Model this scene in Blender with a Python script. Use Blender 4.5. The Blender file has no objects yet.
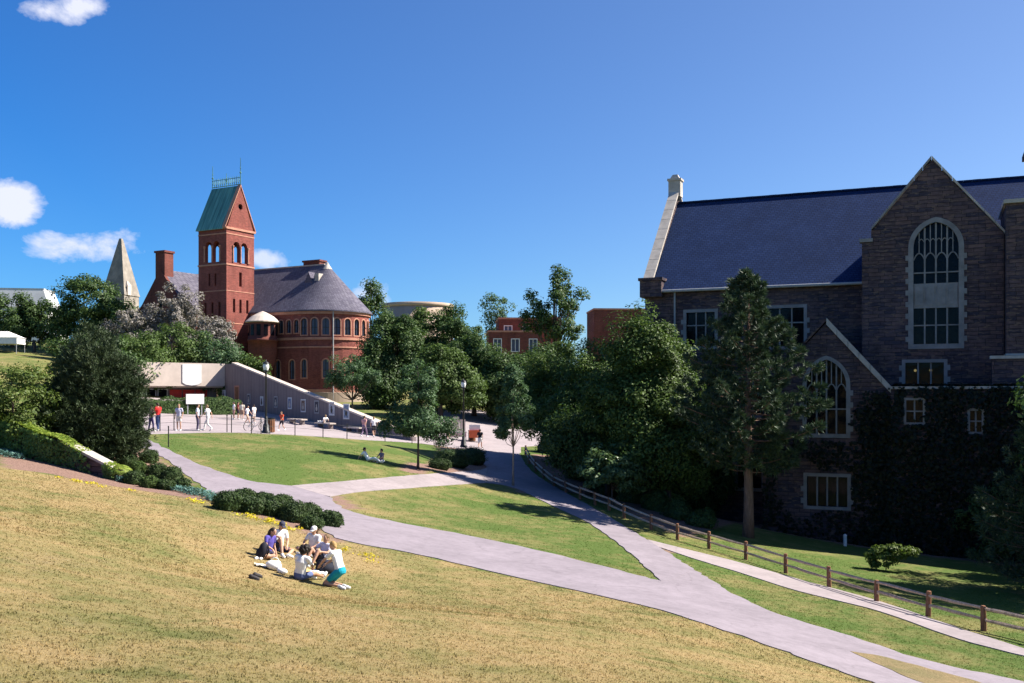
import bpy, bmesh, math, random
import numpy as np
from mathutils import Vector, Matrix, Euler
from mathutils.geometry import tessellate_polygon

R = math.radians
F, HY = 1000.0, 395.0            # focal length in pixels, horizon row
sc = bpy.context.scene
col = sc.collection

# ------------------------------------------------------------------ helpers
def tag(o, label=None, cat=None, group=None, kind=None):
    if label: o['label'] = label
    if cat: o['category'] = cat
    if group: o['group'] = group
    if kind: o['kind'] = kind
    return o

def empty(name, loc=(0, 0, 0), rz=0.0, label=None, cat=None, group=None):
    o = bpy.data.objects.new(name, None)
    o.empty_display_size = 0.3
    o.location = loc
    o.rotation_euler = (0, 0, rz)
    col.objects.link(o)
    return tag(o, label, cat, group)

def link_mesh(name, me, mat, parent=None, smooth=False):
    o = bpy.data.objects.new(name, me)
    if mat is not None:
        for m in (mat if isinstance(mat, (list, tuple)) else [mat]):
            me.materials.append(m)
    if smooth and len(me.polygons):
        me.polygons.foreach_set('use_smooth', [True] * len(me.polygons))
    col.objects.link(o)
    if parent is not None: o.parent = parent
    return o

def copy_tree(o, parent=None):
    c = o.copy()
    col.objects.link(c)
    if parent is not None: c.parent = parent
    for ch in list(o.children):
        copy_tree(ch, c)
    return c

class MB:
    """collects shapes and links them as ONE mesh object"""
    def __init__(s): s.v = []; s.f = []; s.mi = []; s.cur = 0
    def add(s, vs, fs):
        n = len(s.v)
        s.v.extend([tuple(p) for p in vs])
        for f in fs:
            s.f.append(tuple(i + n for i in f)); s.mi.append(s.cur)
    def box(s, c, size, rz=0.0, M=None, taper=1.0):
        hx, hy, hz = size[0] / 2, size[1] / 2, size[2] / 2
        vs = []
        for z, k in ((-hz, 1.0), (hz, taper)):
            for x, y in ((-hx, -hy), (hx, -hy), (hx, hy), (-hx, hy)):
                vs.append(Vector((x * k, y * k, z)))
        if rz: 
            m = Matrix.Rotation(rz, 3, 'Z'); vs = [m @ p for p in vs]
        if M is not None: vs = [M @ p for p in vs]
        vs = [p + Vector(c) for p in vs]
        s.add(vs, [(3, 2, 1, 0), (4, 5, 6, 7), (0, 1, 5, 4), (1, 2, 6, 5), (2, 3, 7, 6), (3, 0, 4, 7)])
    def bx(s, x0, x1, y0, y1, z0, z1):
        s.box(((x0 + x1) / 2, (y0 + y1) / 2, (z0 + z1) / 2), (x1 - x0, y1 - y0, z1 - z0))
    def tube(s, pts, rad, n=8, cap=True, ex=1.0, side=None):
        """swept tube through pts; rad a number or list; ex = ratio of the section along `side`"""
        pts = [Vector(p) for p in pts]
        if not isinstance(rad, (list, tuple)): rad = [rad] * len(pts)
        base = len(s.v); prev = None
        for i, p in enumerate(pts):
            d = (pts[min(i + 1, len(pts) - 1)] - pts[max(i - 1, 0)])
            d = d.normalized() if d.length > 1e-9 else Vector((0, 0, 1))
            if side is not None:
                a = Vector(side); a = (a - d * a.dot(d)).normalized()
            elif prev is None:
                a = d.orthogonal().normalized()
            else:
                a = (prev - d * prev.dot(d)); a = a.normalized() if a.length > 1e-6 else d.orthogonal().normalized()
            prev = a
            b = d.cross(a)
            for k in range(n):
                t = 2 * math.pi * k / n
                s.v.append(tuple(p + a * (math.cos(t) * rad[i] * ex) + b * (math.sin(t) * rad[i])))
        for i in range(len(pts) - 1):
            for k in range(n):
                k2 = (k + 1) % n
                s.f.append((base + i * n + k, base + i * n + k2, base + (i + 1) * n + k2, base + (i + 1) * n + k)); s.mi.append(s.cur)
        if cap:
            s.f.append(tuple(base + k for k in reversed(range(n)))); s.mi.append(s.cur)
            e = base + (len(pts) - 1) * n
            s.f.append(tuple(e + k for k in range(n))); s.mi.append(s.cur)
    def ball(s, c, r, nu=12, nv=8, M=None):
        """ellipsoid, r a number or triple"""
        if not isinstance(r, (list, tuple)): r = (r, r, r)
        vs = [Vector((0, 0, r[2]))]
        for i in range(1, nv):
            t = math.pi * i / nv
            for k in range(nu):
                a = 2 * math.pi * k / nu
                vs.append(Vector((r[0] * math.sin(t) * math.cos(a), r[1] * math.sin(t) * math.sin(a), r[2] * math.cos(t))))
        vs.append(Vector((0, 0, -r[2])))
        fs = []
        for k in range(nu):
            fs.append((0, 1 + k, 1 + (k + 1) % nu))
            for i in range(nv - 2):
                a = 1 + i * nu; b = a + nu
                fs.append((a + k, b + k, b + (k + 1) % nu, a + (k + 1) % nu))
            a = 1 + (nv - 2) * nu
            fs.append((a + k, len(vs) - 1, a + (k + 1) % nu))
        if M is not None: vs = [M @ p for p in vs]
        s.add([p + Vector(c) for p in vs], fs)
    def capsule(s, p, q, r0, r1, n=10):
        s.tube([p, q], [r0, r1], n); s.ball(p, r0, n, 6); s.ball(q, r1, n, 6)
    def lathe(s, c, prof, n=20, a0=0.0, a1=2 * math.pi):
        """prof: (radius, z) from bottom to top"""
        full = abs(a1 - a0 - 2 * math.pi) < 1e-6
        m = n if full else n + 1
        base = len(s.v)
        for r, z in prof:
            for k in range(m):
                t = a0 + (a1 - a0) * k / n
                s.v.append((c[0] + r * math.cos(t), c[1] + r * math.sin(t), c[2] + z))
        for i in range(len(prof) - 1):
            for k in range(n):
                k2 = (k + 1) % m
                s.f.append((base + i * m + k, base + i * m + k2, base + (i + 1) * m + k2, base + (i + 1) * m + k)); s.mi.append(s.cur)
    def panel(s, outer, holes, O, U, Vv, T):
        """flat wall with holes: loops in (u,v); thickness vector T"""
        O, U, Vv, T = Vector(O), Vector(U), Vector(Vv), Vector(T)
        def area(l): return sum(l[i][0] * l[(i + 1) % len(l)][1] - l[(i + 1) % len(l)][0] * l[i][1] for i in range(len(l)))
        loops = []
        for i, l in enumerate([outer] + list(holes)):
            l = list(l)
            if (area(l) > 0) != (i == 0): l.reverse()
            loops.append(l)
        flat = [p for l in loops for p in l]
        tris = tessellate_polygon([[Vector((p[0], p[1], 0)) for p in l] for l in loops])
        n = len(flat); base = len(s.v)
        for p in flat: s.v.append(tuple(O + U * p[0] + Vv * p[1]))
        for p in flat: s.v.append(tuple(O + U * p[0] + Vv * p[1] + T))
        nrm = U.cross(Vv)
        front = nrm.dot(T) < 0          # normal points away from thickness
        for t in tris:
            a, b, c = [Vector((flat[i][0], flat[i][1], 0)) for i in t]
            ccw = (b - a).cross(c - a).z > 0
            t1 = t if ccw == front else t[::-1]
            s.f.append(tuple(base + i for i in t1)); s.mi.append(s.cur)
            s.f.append(tuple(base + n + i for i in t1[::-1])); s.mi.append(s.cur)
        k = 0
        for l in loops:
            m = len(l)
            for i in range(m):
                a, b = base + k + i, base + k + (i + 1) % m
                q = (a, a + n, b + n, b) if front else (a, b, b + n, a + n)
                s.f.append(q); s.mi.append(s.cur)
            k += m
    def build(s, name, mat, parent=None, smooth=False, fix=False):
        me = bpy.data.meshes.new(name)
        me.from_pydata(s.v, [], s.f)
        if isinstance(mat, (list, tuple)):
            me.polygons.foreach_set('material_index', s.mi)
        if fix:
            bm = bmesh.new(); bm.from_mesh(me)
            bmesh.ops.recalc_face_normals(bm, faces=bm.faces); bm.to_mesh(me); bm.free()
        me.update()
        return link_mesh(name, me, mat, parent, smooth)

def np_mesh(name, V, Fq, mat, parent=None, smooth=False):
    """fast mesh from arrays; Fq (n,k) of one polygon size"""
    me = bpy.data.meshes.new(name)
    n, k = Fq.shape
    me.vertices.add(len(V)); me.vertices.foreach_set('co', np.ascontiguousarray(V, dtype=np.float32).ravel())
    me.loops.add(n * k); me.loops.foreach_set('vertex_index', np.ascontiguousarray(Fq, dtype=np.int32).ravel())
    me.polygons.add(n)
    me.polygons.foreach_set('loop_start', np.arange(0, n * k, k, dtype=np.int32))
    me.polygons.foreach_set('loop_total', np.full(n, k, dtype=np.int32))
    me.update(calc_edges=True)
    return link_mesh(name, me, mat, parent, smooth)

# ------------------------------------------------------------------ terrain
def W(px, py, Y): return Vector(((px - 512) / F * Y, Y, (HY - py) / F * Y))
def K(px, py, Y): p = W(px, py, Y); return (p.x, p.y, p.z)

CT = [(0, 0, -1.65), (0, -8, -0.9), (-6, 0, -0.9), (6, 2, -3.3),
      K(0, 683, 9), K(300, 683, 10.5), K(600, 683, 13.0), K(760, 683, 17.5), K(860, 683, 22),
      K(0, 560, 17), K(0, 500, 28), K(0, 462, 42), K(118, 483, 43), K(60, 473, 42),
      K(150, 600, 16), K(150, 540, 26), K(300, 590, 25), K(330, 545, 33), K(250, 503, 40), K(190, 492, 43),
      K(500, 620, 21), K(500, 577, 32), K(420, 556, 34), K(700, 625, 26), K(640, 602, 29.5), K(640, 577, 35.5),
      K(1024, 682, 25.5), K(1024, 655, 28.5), K(1024, 640, 30.5), K(875, 602, 36.5), K(850, 636, 29.5), K(740, 598, 34),
      K(705, 548, 49), K(660, 545, 46.5), K(740, 568, 43), K(560, 500, 60), K(500, 473, 73), K(480, 449, 86), K(525, 455, 84),
      K(450, 487, 58), K(330, 492, 50), K(430, 530, 42), K(560, 558, 38), K(420, 500, 52), K(560, 520, 52),
      K(140, 436, 62), K(200, 477, 49), K(250, 433, 68), K(400, 441, 82), K(300, 460, 57), K(380, 465, 60), K(240, 455, 57),
      K(230, 414, 104), K(150, 418, 92), K(395, 436, 92), K(440, 428, 100), K(500, 425, 110), K(600, 425, 115),
      K(345, 425, 97), K(290, 420, 100),
      (-39, 138, -0.3), (-28, 128, -1.0), (-18, 112, -1.7), (-10, 125, -1.5), (-8, 105, -2.6),
      K(748, 538, 56), K(845, 547, 58), K(880, 577, 47), K(960, 600, 42), (9.5, 70, -8.3), (23, 62, -9.2), (34, 56, -9.6), (45, 48, -9.8),
      K(650, 503, 66), K(600, 480, 76), (12, 90, -6.0), (30, 90, -8.0),
      (-26, 44, -2.2), (-34, 56, -1.6), (-30, 70, -1.9), (-45, 90, -0.4), (-50, 110, 1.5), (-46, 128, 1.0),
      K(0, 363, 120), K(60, 363, 122), K(60, 344, 160), K(0, 343, 165), (-110, 150, 6.5),
      (-60, 40, 0.5), (-32, 25, -0.2), (-18, 8, 0.2), (-25, -10, 3.0), (10, -15, -3), (22, 5, -6.8), (40, 15, -8.6), (60, 30, -10),
      (100, 60, -11), (60, 120, -6), (0, 170, 0.0), (60, 200, 0.0), (-60, 200, 9.5), (0, 260, 4.0), (-150, 250, 12), (150, 200, -3),
      (-200, 100, 8), (-150, -60, 8), (150, -60, -14), (0, -120, 4), (0, 420, 5), (300, 300, -2), (-300, 300, 14), (300, 0, -18)]
CT = np.array(CT, dtype=float)
def _U(r2): return np.where(r2 > 1e-12, r2 * np.log(np.maximum(r2, 1e-12)) * 0.5, 0.0)
_S = 50.0
_P = CT[:, :2] / _S
_n = len(CT)
_d2 = ((_P[:, None] - _P[None]) ** 2).sum(-1)
_A = np.zeros((_n + 3, _n + 3))
_A[:_n, :_n] = _U(_d2) + np.eye(_n) * 0.0006
_A[:_n, _n] = 1; _A[:_n, _n + 1:] = _P; _A[_n, :_n] = 1; _A[_n + 1:, :_n] = _P.T
_w = np.linalg.solve(_A, np.concatenate([CT[:, 2], np.zeros(3)]))
def tz_np(x, y):
    x = np.clip(np.asarray(x, float), -320, 320) / _S; y = np.clip(np.asarray(y, float), -130, 430) / _S
    sh = x.shape; x = x.ravel(); y = y.ravel(); out = np.empty_like(x)
    for i in range(0, len(x), 20000):
        a, b = x[i:i + 20000], y[i:i + 20000]
        r2 = (a[:, None] - _P[None, :, 0]) ** 2 + (b[:, None] - _P[None, :, 1]) ** 2
        out[i:i + 20000] = _U(r2) @ _w[:_n] + _w[_n] + _w[_n + 1] * a + _w[_n + 2] * b
    return out.reshape(sh)
def tz(x, y): return float(tz_np(np.array([x]), np.array([y]))[0])
_YS = np.concatenate([np.arange(5, 60, 0.2), np.arange(60, 140, 0.4), np.arange(140, 420, 1.5)])
def gp(px, py, ymin=0.0, ymax=400):
    """the point of the terrain seen at a pixel of the photograph"""
    u, v = (px - 512) / F, (HY - py) / F
    Y = _YS[_YS >= ymin]
    d = v * Y - tz_np(u * Y, Y)
    i = np.argmax(d <= 0) if (d <= 0).any() else len(Y) - 1
    if i > 0 and d[i] <= 0:
        t = d[i - 1] / (d[i - 1] - d[i]); y = Y[i - 1] + (Y[i] - Y[i - 1]) * t
    else: y = Y[i]
    y = min(y, ymax)
    return Vector((u * y, y, tz(u * y, y)))
def tn(x, y):
    e = 0.4
    return Vector((tz(x - e, y) - tz(x + e, y), tz(x, y - e) - tz(x, y + e), 2 * e)).normalized()
def gz(x, y, dz=0.0): return Vector((x, y, tz(x, y) + dz))

def smooth_line(pts, per=6, closed=False):
    pts = [Vector((p[0], p[1])) for p in pts]
    out = []
    n = len(pts)
    for i in range(n - 1):
        p0 = pts[max(i - 1, 0)]; p1 = pts[i]; p2 = pts[i + 1]; p3 = pts[min(i + 2, n - 1)]
        for k in range(per):
            t = k / per
            out.append(0.5 * ((2 * p1) + (p2 - p0) * t + (2 * p0 - 5 * p1 + 4 * p2 - p3) * t * t + (3 * p1 - p0 - 3 * p2 + p3) * t ** 3))
    out.append(pts[-1])
    return out
def edge_px(pts, per=6):            # a traced edge, laid on the terrain
    return [gp(p.x, p.y) for p in smooth_line(pts, per)]

def poly_in(x, y, poly):
    x = np.asarray(x); y = np.asarray(y)
    ins = np.zeros(x.shape, bool)
    n = len(poly)
    for i in range(n):
        x1, y1 = poly[i][0], poly[i][1]; x2, y2 = poly[(i + 1) % n][0], poly[(i + 1) % n][1]
        if y1 == y2: continue
        c = ((y1 > y) != (y2 > y)) & (x < (x2 - x1) * (y - y1) / (y2 - y1) + x1)
        ins ^= c
    return ins

def sheet(name, outline, dz, cell, mat, jitter=0.03, seed=1):
    rg = random.Random(seed)
    pts = []
    n = len(outline)
    for i in range(n):
        a, b = Vector(outline[i][:2]), Vector(outline[(i + 1) % n][:2])
        m = max(1, int((b - a).length / 0.45))
        for k in range(m):
            p = a.lerp(b, k / m)
            pts.append((p.x + rg.uniform(-jitter, jitter), p.y + rg.uniform(-jitter, jitter)))
    tris = tessellate_polygon([[Vector((p[0], p[1], 0)) for p in pts]])
    bm = bmesh.new()
    vs = [bm.verts.new((p[0], p[1], 0)) for p in pts]
    for t in tris:
        try: bm.faces.new([vs[i] for i in t])
        except ValueError: pass
    bmesh.ops.recalc_face_normals(bm, faces=bm.faces)
    xs = [p[0] for p in pts]; ys = [p[1] for p in pts]
    def cuts(lo, hi, f):
        out = []; c = lo
        while c < hi: out.append(c); c += f(c)
        return out
    for x in cuts(min(xs), max(xs), lambda c: cell):
        bmesh.ops.bisect_plane(bm, geom=bm.verts[:] + bm.edges[:] + bm.faces[:], plane_co=(x, 0, 0), plane_no=(1, 0, 0))
    for y in cuts(min(ys), max(ys), lambda c: cell):
        bmesh.ops.bisect_plane(bm, geom=bm.verts[:] + bm.edges[:] + bm.faces[:], plane_co=(0, y, 0), plane_no=(0, 1, 0))
    co = np.array([v.co[:] for v in bm.verts])
    z = tz_np(co[:, 0], co[:, 1]) + dz
    for v, q in zip(bm.verts, z): v.co.z = q
    for f in bm.faces:
        f.normal_update()
        if f.normal.z < 0: f.normal_flip()
    be = [e for e in bm.edges if e.is_boundary]             # turned-down rim, so no gap shows under the edge
    for e in be: e.smooth = False
    rim = bmesh.ops.extrude_edge_only(bm, edges=be)['geom']
    for v in rim:
        if isinstance(v, bmesh.types.BMVert): v.co.z -= 0.09
    me = bpy.data.meshes.new(name); bm.to_mesh(me); bm.free()
    o = link_mesh(name, me, mat, None, True)
    o['kind'] = 'structure'
    return o

# ------------------------------------------------------------------ materials
class NT:
    def __init__(s, name):
        s.m = bpy.data.materials.new(name); s.m.use_nodes = True
        s.t = s.m.node_tree; s.t.nodes.clear()
        s.out = s.t.nodes.new('ShaderNodeOutputMaterial')
    def n(s, typ, ins=None, **props):
        nd = s.t.nodes.new('ShaderNode' + typ)
        for k, v in props.items(): setattr(nd, k, v)
        for k, v in (ins or {}).items():
            if hasattr(v, 'node') or isinstance(v, bpy.types.NodeSocket): s.t.links.new(v, nd.inputs[k])
            else: nd.inputs[k].default_value = v
        return nd
    def ramp(s, fac, stops):
        nd = s.t.nodes.new('ShaderNodeValToRGB')
        e = nd.color_ramp.elements
        while len(e) > len(stops): e.remove(e[-1])
        while len(e) < len(stops): e.new(0.5)
        for i, (p, c) in enumerate(stops):
            e[i].position = p; e[i].color = (c[0], c[1], c[2], 1) if hasattr(c, '__len__') else (c, c, c, 1)
        s.t.links.new(fac, nd.inputs[0])
        return nd.outputs[0]
    def mix(s, fac, a, b, blend='MIX'):
        nd = s.n('MixRGB', {}, blend_type=blend)
        for k, v in ((0, fac), (1, a), (2, b)):
            if isinstance(v, bpy.types.NodeSocket): s.t.links.new(v, nd.inputs[k])
            elif k == 0: nd.inputs[0].default_value = v
            else: nd.inputs[k].default_value = (v[0], v[1], v[2], 1)
        return nd.outputs[0]
    def math(s, op, a, b=0.0, clamp=False):
        nd = s.n('Math', {}, operation=op, use_clamp=clamp)
        for k, v in ((0, a), (1, b)):
            if isinstance(v, bpy.types.NodeSocket): s.t.links.new(v, nd.inputs[k])
            else: nd.inputs[k].default_value = v
        return nd.outputs[0]
    def noise(s, scale, detail=4, vec=None, rough=0.6, dist=0.0):
        nd = s.n('TexNoise', {'Scale': scale, 'Detail': detail, 'Roughness': rough, 'Distortion': dist})
        if vec is not None: s.t.links.new(vec, nd.inputs['Vector'])
        return nd.outputs['Fac']
    def objco(s): return s.n('TexCoord').outputs['Object']
    def pos(s): return s.n('NewGeometry').outputs['Position']
    def scl(s, vec, sc3):
        return s.n('Mapping', {'Vector': vec, 'Scale': sc3}).outputs[0]
    def fin(s, color, rough=0.8, bump=None, bstr=0.3, bdist=0.05, spec=0.3, metal=0.0):
        p = s.n('BsdfPrincipled')
        for k, v in (('Base Color', color), ('Roughness', rough), ('Metallic', metal), ('Specular IOR Level', spec)):
            if isinstance(v, bpy.types.NodeSocket): s.t.links.new(v, p.inputs[k])
            elif k == 'Base Color': p.inputs[k].default_value = (v[0], v[1], v[2], 1)
            else: p.inputs[k].default_value = v
        if bump is not None:
            b = s.n('Bump', {'Height': bump, 'Strength': bstr, 'Distance': bdist})
            s.t.links.new(b.outputs[0], p.inputs['Normal'])
        s.t.links.new(p.outputs[0], s.out.inputs[0])
        return s.m

def plain(name, c, rough=0.7, var=0.15, scale=6.0, spec=0.3, metal=0.0, bump=0.0):
    t = NT(name); o = t.objco()
    n = t.noise(scale, 5, o)
    dark = tuple(x * (1 - var) for x in c); lite = tuple(min(1, x * (1 + var)) for x in c)
    cc = t.ramp(n, [(0.3, dark), (0.7, lite)])
    return t.fin(cc, rough, n if bump else None, bump, 0.02, spec, metal)

def mat_lawn(name, blade=False):
    t = NT(name); P = t.pos()
    dry = t.n('Attribute', attribute_name='dry').outputs['Fac']
    soil = t.n('Attribute', attribute_name='soil').outputs['Fac']
    big = t.noise(0.22, 4, P, 0.6); mid = t.noise(1.1, 5, P, 0.65); fine = t.noise(9.0, 5, P, 0.7)
    f = t.math('ADD', t.math('MULTIPLY', big, 0.55), t.math('MULTIPLY', mid, 0.45))
    k = t.math('ADD', dry, t.math('MULTIPLY', t.math('SUBTRACT', f, 0.5), 3.3), True)
    green = t.ramp(fine, [(0.25, (0.060, 0.100, 0.022)), (0.75, (0.112, 0.158, 0.040))])
    straw = t.ramp(fine, [(0.25, (0.240, 0.172, 0.076)), (0.75, (0.390, 0.288, 0.140))])
    c = t.mix(k, green, straw)
    # bare worn earth in small places of the driest lawn
    w = t.noise(0.55, 6, t.n('VectorMath', {0: P, 1: (31, 7, 0)}, operation='ADD').outputs[0], 0.7)
    w = t.ramp(w, [(0.60, 0.0), (0.72, 1.0)])
    c = t.mix(t.math('MULTIPLY', w, t.math('MULTIPLY', dry, 0.55)), c, (0.30, 0.22, 0.13))
    # scattered darker clumps of clover and worn pinkish spots
    cl = t.ramp(t.noise(0.42, 4, t.n('VectorMath', {0: P, 1: (5, 83, 0)}, operation='ADD').outputs[0], 0.62), [(0.62, 0.0), (0.68, 1.0)])
    c = t.mix(t.math('MULTIPLY', cl, 0.55), c, (0.085, 0.110, 0.030))
    if not blade:
        mulch = t.ramp(t.noise(14, 5, P, 0.7), [(0.3, (0.12, 0.07, 0.055)), (0.7, (0.34, 0.22, 0.175))])
        c = t.mix(t.math('MULTIPLY', soil, 1.0, True), c, mulch)
        return t.fin(c, 0.95, t.noise(16, 6, P, 0.8), 0.8, 0.07, 0.1)
    rnd = t.n('NewGeometry').outputs['Random Per Island']
    c = t.mix(1.0, c, t.ramp(rnd, [(0, (0.98, 1.0, 0.95)), (1, (1.40, 1.38, 1.35))]), 'MULTIPLY')
    d = t.n('BsdfDiffuse', {'Color': c}); tr = t.n('BsdfTranslucent', {'Color': c})
    m = t.n('MixShader', {0: 0.5, 1: d.outputs[0], 2: tr.outputs[0]})
    t.t.links.new(m.outputs[0], t.out.inputs[0])
    return t.m

def mat_path(name, c, rough=0.85):
    t = NT(name); P = t.pos()
    a = t.noise(0.5, 5, P, 0.65); b = t.noise(40, 3, P); s_ = t.noise(3.0, 6, P, 0.75)
    cc = t.ramp(a, [(0.3, tuple(x * 0.86 for x in c)), (0.7, tuple(x * 1.12 for x in c))])
    cc = t.mix(0.5, cc, t.ramp(s_, [(0.32, 0.66), (0.62, 1.08)]), 'MULTIPLY')
    cc = t.mix(0.6, cc, t.ramp(b, [(0.3, 0.78), (0.7, 1.15)]), 'MULTIPLY')
    # cracks and seams
    v = t.n('TexVoronoi', {'Vector': t.n('VectorMath', {0: P, 1: t.n('TexNoise', {'Vector': P, 'Scale': 0.8}).outputs['Color']}, operation='ADD').outputs[0], 'Scale': 0.33}, feature='DISTANCE_TO_EDGE').outputs['Distance']
    cc = t.mix(0.22, cc, t.ramp(v, [(0.0, 0.35), (0.012, 1.0)]), 'MULTIPLY')
    return t.fin(cc, rough, b, 0.25, 0.01, 0.25)

def mat_leaf(name, dark, lite, trans=0.28, scale=0.7, rough=0.55):
    t = NT(name); o = t.objco()
    rnd = t.n('NewGeometry').outputs['Random Per Island']
    n = t.noise(scale, 3, o)
    k = t.math('ADD', t.math('MULTIPLY', rnd, 0.55), t.math('MULTIPLY', n, 0.6))
    c = t.ramp(k, [(0.25, dark), (0.85, lite)])
    p = t.n('BsdfPrincipled', {'Base Color': c, 'Roughness': rough, 'Specular IOR Level': 0.22})
    tr = t.n('BsdfTranslucent', {'Color': t.mix(0.6, c, (1.3, 1.45, 0.7), 'MULTIPLY')})
    m = t.n('MixShader', {0: trans, 1: p.outputs[0], 2: tr.outputs[0]})
    t.t.links.new(m.outputs[0], t.out.inputs[0])
    return t.m

def wall_uv(t):
    """masonry courses on walls that stand along either local axis"""
    o = t.objco(); s_ = t.n('SeparateXYZ', {0: o})
    u = t.math('ADD', s_.outputs[0], s_.outputs[1])
    return t.n('CombineXYZ', {0: u, 1: s_.outputs[2], 2: 0.0}).outputs[0], o

def mat_masonry(name, c1, c2, mortar, bw, bh, ms=0.02, var=0.5, extra=None, bstr=0.6):
    t = NT(name); uv, o = wall_uv(t)
    wob = t.n('VectorMath', {0: t.n('TexNoise', {'Vector': uv, 'Scale': 0.9, 'Detail': 3}).outputs['Color'], 1: (0.12, 0.10, 0)}, operation='MULTIPLY').outputs[0]
    uv2 = t.n('VectorMath', {0: uv, 1: wob}, operation='ADD').outputs[0]
    b = t.n('TexBrick', {'Vector': uv2, 'Color1': (*c1, 1), 'Color2': (*c2, 1), 'Mortar': (*mortar, 1), 'Scale': 1.0, 'Mortar Size': ms,
                         'Mortar Smooth': 0.4, 'Bias': 0.0, 'Brick Width': bw, 'Row Height': bh}, offset=0.37, squash=0.7, squash_frequency=3)
    c = b.outputs['Color']
    n = t.noise(1.7, 6, t.scl(uv, (1.0, 3.2, 1)), 0.7); big = t.noise(0.25, 4, o)
    c = t.mix(var, c, t.ramp(n, [(0.3, 0.45), (0.7, 1.5)]), 'MULTIPLY')
    c = t.mix(0.6, c, t.ramp(big, [(0.3, 0.6), (0.7, 1.3)]), 'MULTIPLY')
    c = t.mix(0.5, c, t.ramp(t.noise(1.0, 5, t.scl(uv, (0.9, 0.09, 1)), 0.7), [(0.35, 0.6), (0.65, 1.15)]), 'MULTIPLY')
    if extra: c = t.mix(t.ramp(t.noise(2.6, 4, t.scl(uv, (0.8, 3.0, 1))), [(0.55, 0.0), (0.62, 0.8)]), c, extra)
    return t.fin(c, 0.9, t.math('ADD', b.outputs['Fac'], t.math('MULTIPLY', n, -0.8)), bstr, 0.03, 0.15)

def mat_slate(name, c1, c2, row=0.22, rough=0.85):
    t = NT(name); o = t.objco(); s_ = t.n('SeparateXYZ', {0: o})
    uv = t.n('CombineXYZ', {0: t.math('ADD', s_.outputs[0], t.math('MULTIPLY', s_.outputs[1], 0.35)), 1: t.math('MULTIPLY', s_.outputs[2], 1.4), 2: 0.0}).outputs[0]
    b = t.n('TexBrick', {'Vector': uv, 'Color1': (*c1, 1), 'Color2': (*c2, 1), 'Mortar': (*[x * 0.45 for x in c1], 1), 'Scale': 1.0, 'Mortar Size': 0.018,
                         'Brick Width': 0.32, 'Row Height': row})
    n = t.noise(0.5, 6, t.scl(o, (1, 1, 0.4)), 0.7)
    c = t.mix(0.6, b.outputs['Color'], t.ramp(n, [(0.3, 0.7), (0.7, 1.25)]), 'MULTIPLY')
    c = t.mix(t.ramp(t.noise(5, 3, uv), [(0.70, 0.0), (0.74, 0.5)]), c, tuple(x * 2.0 for x in c2))
    return t.fin(c, rough, b.outputs['Fac'], 0.4, 0.02, 0.08)

def mat_concrete(name, c):
    t = NT(name); uv, o = wall_uv(t)
    streak = t.noise(1.0, 5, t.scl(uv, (2.2, 0.12, 1)), 0.7); spot = t.noise(1.4, 5, o, 0.7)
    w = t.n('TexWave', {'Vector': uv, 'Scale': 0.45, 'Distortion': 0.0}, wave_type='BANDS', bands_direction='X').outputs['Fac']
    cc = t.ramp(streak, [(0.3, tuple(x * 0.75 for x in c)), (0.7, tuple(x * 1.15 for x in c))])
    cc = t.mix(0.5, cc, t.ramp(spot, [(0.3, 0.8), (0.7, 1.1)]), 'MULTIPLY')
    cc = t.mix(0.5, cc, t.ramp(w, [(0.0, 0.45), (0.05, 1.0)]), 'MULTIPLY')
    return t.fin(cc, 0.85, streak, 0.2, 0.02, 0.2)

def mat_copper():
    t = NT('copper_verdigris'); o = t.objco(); s_ = t.n('SeparateXYZ', {0: o})
    n = t.noise(1.0, 6, t.scl(o, (1.8, 0.25, 0.16)), 0.7)
    c = t.ramp(n, [(0.25, (0.03, 0.085, 0.080)), (0.5, (0.10, 0.25, 0.22)), (0.75, (0.20, 0.40, 0.34))])
    w = t.n('TexWave', {'Vector': o, 'Scale': 0.42}, wave_type='BANDS', bands_direction='X').outputs['Fac']
    c = t.mix(0.6, c, t.ramp(w, [(0.0, 0.5), (0.12, 1.0)]), 'MULTIPLY')
    return t.fin(c, 0.55, w, 0.3, 0.03, 0.3)

def mat_glass(name, tint=(0.008, 0.010, 0.016), clear=0.35):
    t = NT(name)
    tr = t.n('BsdfTransparent', {'Color': (0.35, 0.4, 0.45, 1)})
    p = t.n('BsdfPrincipled', {'Base Color': (*tint, 1), 'Roughness': 0.08, 'Specular IOR Level': 0.14})
    nz = t.noise(1.3, 2, t.objco())
    b = t.n('Bump', {'Height': nz, 'Strength': 0.15, 'Distance': 0.05}); t.t.links.new(b.outputs[0], p.inputs['Normal'])
    m = t.n('MixShader', {0: 1 - clear, 1: tr.outputs[0], 2: p.outputs[0]})
    t.t.links.new(m.outputs[0], t.out.inputs[0])
    return t.m

def mat_emit(name, c, s):
    t = NT(name); e = t.n('Emission', {'Color': (*c, 1), 'Strength': s}); t.t.links.new(e.outputs[0], t.out.inputs[0]); return t.m

def mat_bark(name, c):
    t = NT(name); o = t.objco()
    n = t.noise(4, 6, t.scl(o, (3, 3, 0.5)), 0.75)
    return t.fin(t.ramp(n, [(0.3, tuple(x * 0.45 for x in c)), (0.7, tuple(x * 1.3 for x in c))]), 0.95, n, 0.9, 0.05, 0.1)

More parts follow.
